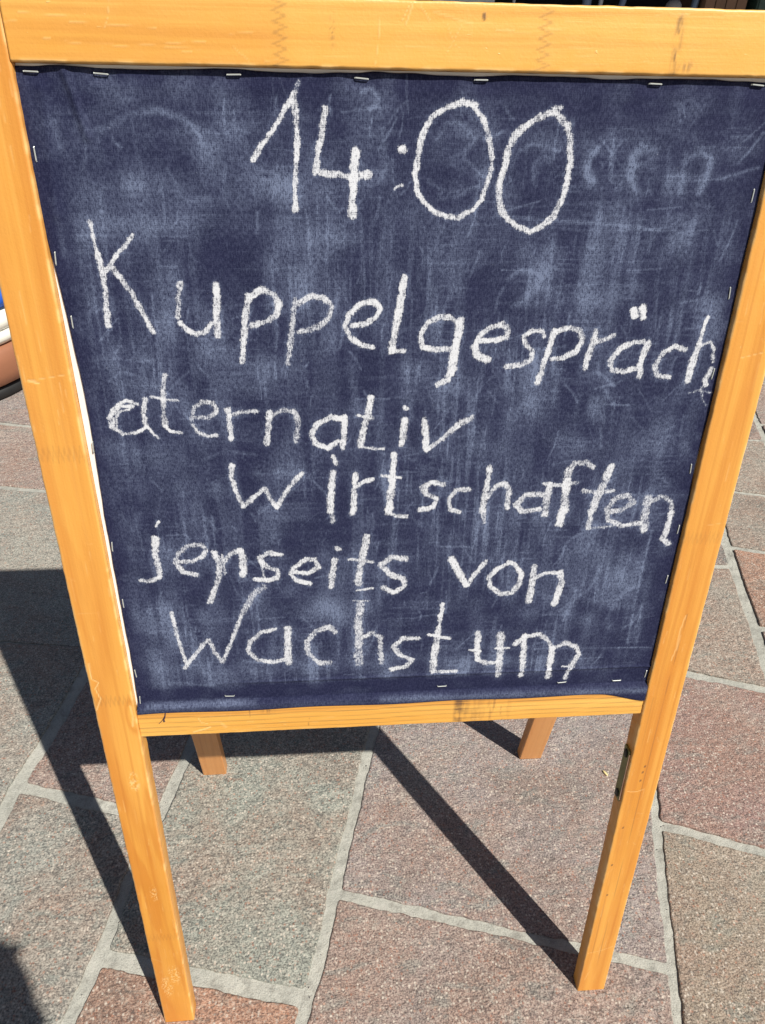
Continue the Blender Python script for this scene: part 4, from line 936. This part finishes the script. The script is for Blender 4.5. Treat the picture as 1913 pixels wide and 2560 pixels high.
# ground beyond the modelled slabs
ring = [(-2.0, 4.6), (3.6, 4.6), (3.6, 4.62)]
fs = sheet('far_paving', np.linspace(-40, 60, 9), np.linspace(4.75, 78, 9), lambda X, Y: X * 0 + .0015, far_m.m); tag(fs, kind='structure')
fs2 = sheet('outer_paving', np.linspace(-40, -2.9, 5), np.linspace(-30, 4.74, 5), lambda X, Y: X * 0 + .0015, far_m.m); tag(fs2, kind='structure')
fs3 = sheet('outer_paving', np.linspace(4.2, 60, 5), np.linspace(-30, 4.74, 5), lambda X, Y: X * 0 + .0015, far_m.m); tag(fs3, kind='structure')

# ------------------------------------------------------------------ tub at the left edge
def lathe(name, prof, mat, parent=None, n=64, loc=(0, 0, 0), wob=0.0, closed_top=False):
    V = []; F = []
    for i, (r, z) in enumerate(prof):
        for k in range(n):
            t = 2 * math.pi * k / n; q = 1 + wob * math.sin(3 * t + i) * .5 + wob * math.sin(7 * t + 2 * i) * .3; V.append((r * q * math.cos(t), r * q * math.sin(t), z))
    for i in range(len(prof) - 1):
        for k in range(n): F.append((i * n + k, i * n + (k + 1) % n, (i + 1) * n + (k + 1) % n, (i + 1) * n + k))
    F.append(tuple(range(n))[::-1]); F.append(tuple((len(prof) - 1) * n + k for k in range(n)))
    o = mesh_obj(name, V, F, mat, parent, True); o.location = loc; return o
BROWN = plain('brown_leather', (0.30, 0.125, 0.065), .55, var=.15, scale=9, bump=.0006)
CREAM = plain('cream_canvas', (0.78, 0.76, 0.66), .8, var=.05); BLUE = plain('blue_fabric', (0.02, 0.11, 0.55), .7, var=.35, scale=18, bump=.002)
SHADEBLK = plain('contact_shade_black', (0.012, 0.012, 0.012), .6)
tub = empty('pouf', (-1.535, 2.21, .0)); tag(tub, 'round brown leather pouf topped by cream cushion and blue cloth', 'pouf')
lathe('contact_shade_ring', [(.36, .0), (.382, .004), (.386, .018), (.383, .045), (.36, .045)], SHADEBLK, tub)  # dark ring standing in for the contact shadow under the pouf
lathe('seat_body', [(.375, .046), (.400, .06), (.412, .10), (.414, .14), (.408, .17), (.395, .187), (.37, .193)], BROWN, tub)
lathe('cushion', [(.35, .233), (.395, .238), (.407, .255), (.405, .275), (.394, .284), (.405, .292), (.412, .315), (.402, .338), (.36, .35), (.2, .355)], CREAM, tub, wob=.004).location = (0, 0, -.040)
lathe('folded_cloth', [(.30, .348), (.385, .356), (.405, .38), (.40, .41), (.39, .42), (.405, .44), (.40, .48), (.36, .51), (.25, .52)], BLUE, tub, wob=.02).location = (0, 0, -.045)

# ---- a dry petal and loose grit lying on the slabs
PETAL = plain('dry_petal', (0.75, 0.62, 0.30), .7, var=.1, bump=0); GRITM = plain('loose_grit', (0.34, 0.31, 0.27), .9, var=.4, scale=300)
pt = lathe('petal', [(.0005, 0), (.0022, .0006), (.0024, .0014), (.0008, .0020)], PETAL, None, 12, (.4640, .3736, .0014)); pt.scale = (1, 3.0, 1); pt.rotation_euler = (0, 0, R(25))
tag(pt, 'tiny dry yellow petal lying on the slab left of the right front leg', 'petal')
gv = []; gf = []; rs = np.random.RandomState(3)
for i in range(900):
    x = rs.uniform(-1.4, 1.9); y = rs.uniform(-.2, 2.2)
    if i % 2: kk = rs.randint(4, 11); x = lx(kk, y) + rs.normal(0, .010)
    s_ = rs.uniform(.0006, .0021); z = -.0012 if i % 2 else .0010; b0 = len(gv)
    for q in ((1, 0, 0), (-.8, .6, 0), (-.5, -.9, 0), (0, .1, 1), (0, 0, -.8)): gv.append((x + q[0] * s_ * rs.uniform(.7, 1.3), y + q[1] * s_ * rs.uniform(.7, 1.3), z + q[2] * s_ * .8))
    gf += [(b0, b0 + 1, b0 + 3), (b0 + 1, b0 + 2, b0 + 3), (b0 + 2, b0, b0 + 3), (b0 + 1, b0, b0 + 4), (b0 + 2, b0 + 1, b0 + 4), (b0, b0 + 2, b0 + 4)]
tag(mesh_obj('grit', gv, gf, GRITM), 'fine loose grit scattered in the paving joints', 'grit', kind='stuff')

# ------------------------------------------------------------------ shaded market stall behind the board
TARP = plain('dark_tarpaulin', (0.035, 0.030, 0.028), .85, var=.3, scale=4); TARPT = plain('canopy_cloth', (0.10, 0.09, 0.08), .9, var=.15)
BLUEG = plain('blue_grey_metal', (0.16, 0.21, 0.30), .45, .3); GREYM = plain('pale_grey_metal', (0.42, 0.43, 0.45), .4, .3); GREYC = plain('grey_cloth', (0.33, 0.31, 0.30), .9)
BRWOOD = plain('brown_boards', (0.22, 0.12, 0.07), .7, var=.3, scale=14); WPL = plain('white_plastic', (0.8, 0.8, 0.8), .45, var=.03); DGREEN = plain('dark_green_paint', (0.05, 0.09, 0.07), .6)
def bx(name, x0, x1, y0, y1, z0, z1, mat, parent, r=.004):
    import bmesh
    me = bpy.data.meshes.new(name); bm = bmesh.new(); bmesh.ops.create_cube(bm, size=1)
    for v in bm.verts: v.co = Vector(((x0 + x1) / 2 + v.co.x * (x1 - x0), (y0 + y1) / 2 + v.co.y * (y1 - y0), (z0 + z1) / 2 + v.co.z * (z1 - z0)))
    bmesh.ops.bevel(bm, geom=bm.edges[:], offset=r, segments=2, affect='EDGES'); bm.to_mesh(me); bm.free()
    me.materials.append(mat); o = bpy.data.objects.new(name, me); col.objects.link(o)
    if parent:
        o.parent = parent; o.location = (0, 0, 0); o.matrix_parent_inverse = parent.matrix_world.inverted() if False else Matrix.Translation(-Vector(parent.location))
    return o
stall = empty('market_stall', (1.5, 5.6, 0)); tag(stall, 'dark shaded market stall with added shade canopy and counter in the background', 'market stall')
for x in (-1.6, 4.6):
    for y in (4.2, 6.9): bx('post', x - .03, x + .03, y - .03, y + .03, 0.002, 2.5, GREYM, stall)
bx('canopy', -1.9, 4.9, 3.9, 7.2, 2.5, 2.56, TARPT, stall, .02)  # unseen roof, added to keep the stall in shade
for i in range(14): bx('valance_strip', -1.9 + i * .486, -1.9 + i * .486 + .47, 3.87, 3.885, 2.26, 2.52, TARPT, stall, .003)
bx('back_cloth', -1.7, 4.7, 6.95, 6.99, .002, 2.5, TARP, stall, .01); bx('side_cloth', -1.72, -1.68, 4.3, 6.9, .002, 2.5, TARP, stall, .01); bx('side_cloth', 4.68, 4.72, 4.3, 6.9, .002, 2.5, TARP, stall, .01)
bx('counter_top', -.6, 4.2, 4.85, 5.7, .86, .90, TARP, stall, .006); bx('counter_cloth', -.6, 4.2, 4.84, 4.855, .02, .885, TARP, stall, .004)
for x in (-.5, 4.1):
    for y in (4.9, 5.6): bx('counter_leg', x - .025, x + .025, y - .025, y + .025, .002, .86, GREYM, stall)
c1 = empty('dark_crate', (.82, 5.05, .902)); tag(c1, 'dark crate on the stall counter under the white tub', 'crate')
for i in range(4): bx('slat', .57, 1.07, 4.87, 4.885, .905 + i * .053, .950 + i * .053, TARP, c1, .002)
for i in range(4): bx('slat', .57, 1.07, 5.215, 5.23, .905 + i * .053, .950 + i * .053, TARP, c1, .002)
bx('side', .57, .585, 4.887, 5.213, .905, 1.112, TARP, c1, .002); bx('side', 1.055, 1.07, 4.887, 5.213, .905, 1.112, TARP, c1, .002); bx('base', .586, 1.054, 4.887, 5.213, .905, .915, TARP, c1, .002)
t1 = empty('white_tub', (.82, 5.0, 1.116)); tag(t1, 'white plastic tub on the dark crate at the stall', 'tub')
bx('tub_body', .605, 1.035, 4.88, 5.22, 1.117, 1.26, WPL, t1, .025); bx('tub_rim', .59, 1.05, 4.865, 5.235, 1.261, 1.28, WPL, t1, .006)
def post(name, x, lean, r, mat, label, y=4.95, z1=1.62, foot=.07):
    e = empty(name, (x, y, .902)); tag(e, label, 'display stand', 'display stands on the stall counter')
    me = wire_mesh('pole', [(0, 0, .012), (lean * .25, 0, .20), (lean, 0, z1 - .9)], r, 12); me.materials.append(mat); o = bpy.data.objects.new('pole', me); col.objects.link(o); o.parent = e
    lathe('foot', [(foot, .0), (foot, .008), (foot * .8, .014), (r, .016)], mat, e, 24)
    wire = wire_mesh('hook', [(lean, 0, z1 - .9), (lean + .02, 0, z1 - .87), (lean + .05, 0, z1 - .875), (lean + .055, 0, z1 - .90)], .004, 8); wire.materials.append(mat); h = bpy.data.objects.new('hook', wire); col.objects.link(h); h.parent = e
post('display_stand', 1.60, .0, .028, BLUEG, 'thick blue grey stand right of the white tub'); post('display_stand', 1.68, .03, .014, GREYM, 'thin pale grey stand beside the thick blue grey one')
post('display_stand', 1.78, .16, .020, BLUEG, 'leaning blue grey stand left of the round grey lamp'); post('display_stand', 2.27, .08, .022, BLUEG, 'upright blue stand between round grey lamp and brown crate')
post('display_stand', 2.575, .12, .012, GREYM, 'slim pale stand at the right of the brown crate'); post('display_stand', 1.14, .0, .010, GREYM, 'slim pale stand just right of the white tub')
lp = empty('round_lamp', (2.16, 4.95, .902)); tag(lp, 'round grey cloth lamp standing on the stall counter', 'lamp')
lathe('lamp_base', [(.05, .0), (.05, .01), (.012, .02), (.010, .16)], DARK, lp, 24); lathe('lamp_shade', [(.012, .160), (.034, .168), (.047, .19), (.050, .21), (.046, .232), (.03, .25), (.01, .256)], GREYC, lp, 32)
cr = empty('brown_crate', (2.47, 5.1, .902)); tag(cr, 'brown slatted wooden crate on the stall counter at right', 'crate')
for i in range(4):
    bx('plank', 2.335 + i * .068, 2.398 + i * .068, 4.89, 4.905, .905, 1.36, BRWOOD, cr, .002); bx('plank', 2.335 + i * .068, 2.398 + i * .068, 5.295, 5.31, .905, 1.36, BRWOOD, cr, .002)
bx('side', 2.335, 2.35, 4.907, 5.293, .905, 1.36, BRWOOD, cr, .002); bx('side', 2.585, 2.60, 4.907, 5.293, .905, 1.36, BRWOOD, cr, .002); bx('base', 2.351, 2.584, 4.907, 5.293, .905, .92, BRWOOD, cr, .002)
gb = empty('green_box', (2.80, 5.1, .902)); tag(gb, 'dark green tin box on the counter beside the brown crate', 'box')
bx('box_body', 2.68, 2.98, 4.9, 5.2, .904, 1.30, DGREEN, gb, .01); bx('box_lid', 2.672, 2.988, 4.892, 5.208, 1.302, 1.34, DGREEN, gb, .008)

# facade closing the square far behind the stall
WALLM = plain('pale_render', (0.42, 0.38, 0.32), .9, var=.08, scale=2); GLASSM = plain('window_glass', (0.03, 0.04, 0.05), .12, bump=0); TRIM = plain('stone_trim', (0.5, 0.48, 0.44), .8)
bld = empty('townhouse', (2, 16, 0)); tag(bld, 'pale rendered townhouse closing the square behind the stall', 'building')
bx('wall', -16, 22, 16, 20, .01, 9.5, WALLM, bld, .02); bx('roof', -16.4, 22.4, 15.6, 20.4, 9.5, 9.9, BRWOOD, bld, .03)
for i in range(11):
    for j in range(3):
        x = -14 + i * 3.3; z = .9 + j * 3.0
        f = bx('window', x - .6, x + .6, 15.94, 16.02, z, z + 1.6, TRIM, bld, .01); bx('pane', x - .5, x - .03, 15.915, 15.938, z + .1, z + 1.5, GLASSM, f, .003); bx('pane', x + .03, x + .5, 15.915, 15.938, z + .1, z + 1.5, GLASSM, f, .003)
        for o in bld.children: pass


# ------------------------------------------------------------------ the photographer, standing behind the camera (casts the shadow at lower left)
def skin_body(name, joints, edges, mats, parent, root, matfn=None, levels=2):
    me = bpy.data.meshes.new(name); names = list(joints)
    me.from_pydata([joints[n][0] for n in names], [(names.index(a), names.index(b)) for a, b in edges], []); me.update()
    o = bpy.data.objects.new(name, me); col.objects.link(o)
    o.modifiers.new('skin', 'SKIN'); sd = o.modifiers.new('sub', 'SUBSURF'); sd.levels = levels; sd.render_levels = levels
    if not me.skin_vertices: 
        bpy.context.view_layer.objects.active = o
    for i, n in enumerate(names):
        r = joints[n][1]; me.skin_vertices[0].data[i].radius = r if isinstance(r, tuple) else (r, r)
        me.skin_vertices[0].data[i].use_root = (n == root)
    dg = bpy.context.evaluated_depsgraph_get(); ev = bpy.data.meshes.new_from_object(o.evaluated_get(dg)); o.modifiers.clear(); o.data = ev
    for m in mats: ev.materials.append(m)
    for p in ev.polygons:
        p.use_smooth = True
        if matfn: p.material_index = matfn(p.center)
    o.parent = parent; return o
SKIN = plain('skin', (0.55, 0.33, 0.24), .5, var=.05, bump=.0001); SHIRT = plain('grey_shirt', (0.16, 0.18, 0.22), .9, var=.1, bump=.001); JEANS = plain('blue_jeans', (0.05, 0.08, 0.16), .9, var=.15, bump=.001)
HAIR = plain('brown_hair', (0.05, 0.03, 0.02), .6, var=.3, scale=120); SHOE = plain('dark_shoes', (0.03, 0.03, 0.03), .5); PHONE = plain('black_phone', (0.01, 0.01, 0.012), .25, bump=0)
per = empty('person', (0.230, -1.055, 0)); tag(per, 'person in grey shirt and jeans holding out a phone in one hand', 'person')
ox, oy = .0, .0
J = {'pelvis': ((0, -.02, .93), (.15, .11)), 'waist': ((0, 0, 1.08), (.125, .095)), 'chest': ((0, .02, 1.27), (.155, .11)), 'neckb': ((0, .04, 1.41), (.085, .07)), 'neck': ((0, .06, 1.49), .052), 'head1': ((-.005, .075, 1.56), (.070, .082)), 'head2': ((-.005, .08, 1.64), (.078, .095)), 'crown': ((-.005, .07, 1.70), (.060, .070)),
     'lsh': ((-.165, .03, 1.375), .058), 'lel': ((-.31, .10, 1.13), .042), 'lwr': ((-.322, .44, 1.175), .027), 'lpalm': ((-.322, .50, 1.185), (.034, .020)),
     'rsh': ((.165, .03, 1.375), .058), 'rel': ((.235, -.02, 1.10), .042), 'rwr': ((.245, .06, .86), .027), 'rpalm': ((.245, .075, .79), (.020, .036)),
     'lhip': ((-.09, -.02, .88), .095), 'lkn': ((-.10, .01, .48), .058), 'lan': ((-.10, -.02, .09), .038), 'lto': ((-.11, .14, .045), (.042, .035)),
     'rhip': ((.09, -.02, .88), .095), 'rkn': ((.10, .03, .48), .058), 'ran': ((.10, -.02, .09), .038), 'rto': ((.12, .14, .045), (.042, .035))}
E_ = [('pelvis', 'waist'), ('waist', 'chest'), ('chest', 'neckb'), ('neckb', 'neck'), ('neck', 'head1'), ('head1', 'head2'), ('head2', 'crown'), ('chest', 'lsh'), ('lsh', 'lel'), ('lel', 'lwr'), ('lwr', 'lpalm'), ('chest', 'rsh'), ('rsh', 'rel'), ('rel', 'rwr'), ('rwr', 'rpalm'),
      ('pelvis', 'lhip'), ('lhip', 'lkn'), ('lkn', 'lan'), ('lan', 'lto'), ('pelvis', 'rhip'), ('rhip', 'rkn'), ('rkn', 'ran'), ('ran', 'rto')]
for i, (dx, L) in enumerate(((-.027, .060), (-.009, .068), (.009, .064), (.027, .050))):
    J['lf%da' % i] = ((-.322 + dx, .535, 1.19), .009); J['lf%db' % i] = ((-.322 + dx, .552, 1.19 + L * .5), .0085); J['lf%dc' % i] = ((-.322 + dx, .548, 1.19 + L * .95), .0075)
    J['rf%da' % i] = ((.245, .075 + dx, .745), .009); J['rf%db' % i] = ((.243, .078 + dx, .715), .0085); J['rf%dc' % i] = ((.236, .082 + dx, .745 - L), .0075)
    E_ += [('lpalm', 'lf%da' % i), ('lf%da' % i, 'lf%db' % i), ('lf%db' % i, 'lf%dc' % i), ('rpalm', 'rf%da' % i), ('rf%da' % i, 'rf%db' % i), ('rf%db' % i, 'rf%dc' % i)]
J['lta'] = ((-.285, .51, 1.20), .011); J['ltb'] = ((-.275, .522, 1.235), .009); J['rta'] = ((.235, .115, .79), .011); J['rtb'] = ((.228, .135, .755), .009)
E_ += [('lpalm', 'lta'), ('lta', 'ltb'), ('rpalm', 'rta'), ('rta', 'rtb')]
def mf(c):
    if c.z > 1.45: return 0
    if c.z < .075: return 3
    if c.y > .24 or (c.x > .19 and c.z < .97 and c.z > .6): return 0
    return 2 if c.z < .97 else 1
body = skin_body('body', J, E_, [SKIN, SHIRT, JEANS, SHOE], per, 'pelvis', mf)
lathe('hair', [(.070, 1.600), (.090, 1.63), (.093, 1.67), (.082, 1.71), (.055, 1.745), (.02, 1.757)], HAIR, per, 32, (-.005, .052, 0), .02)
lathe('nose', [(.006, 0), (.013, .008), (.010, .025), (.004, .045)], SKIN, per, 16, (-.005, .172, 1.595))
for s_ in (-1, 1):
    lathe('ear', [(.004, 0), (.012, .012), (.014, .035), (.006, .055)], SKIN, per, 12, (-.005 + s_ * .082, .07, 1.59)); lathe('eye', [(.003, 0), (.009, .006), (.009, .012), (.003, .018)], WPL, per, 12, (-.005 + s_ * .032, .158, 1.628))
lathe('mouth', [(.012, 0), (.018, .003), (.018, .007), (.010, .010)], plain('lips', (.45, .18, .15), .5), per, 16, (-.005, .150, 1.563))
ph = empty('phone', (CAM[0], CAM[1], CAM[2])); tag(ph, 'black phone held upright at the end of the left arm', 'phone')
pb = bx('phone_body', -.038, .038, -.004, .004, -.080, .080, PHONE, None, .003); pb.parent = ph
ph.rotation_euler = mc.to_euler(); pb.rotation_euler = (R(90), 0, 0); pb.location = (-.022, -.062, .030)
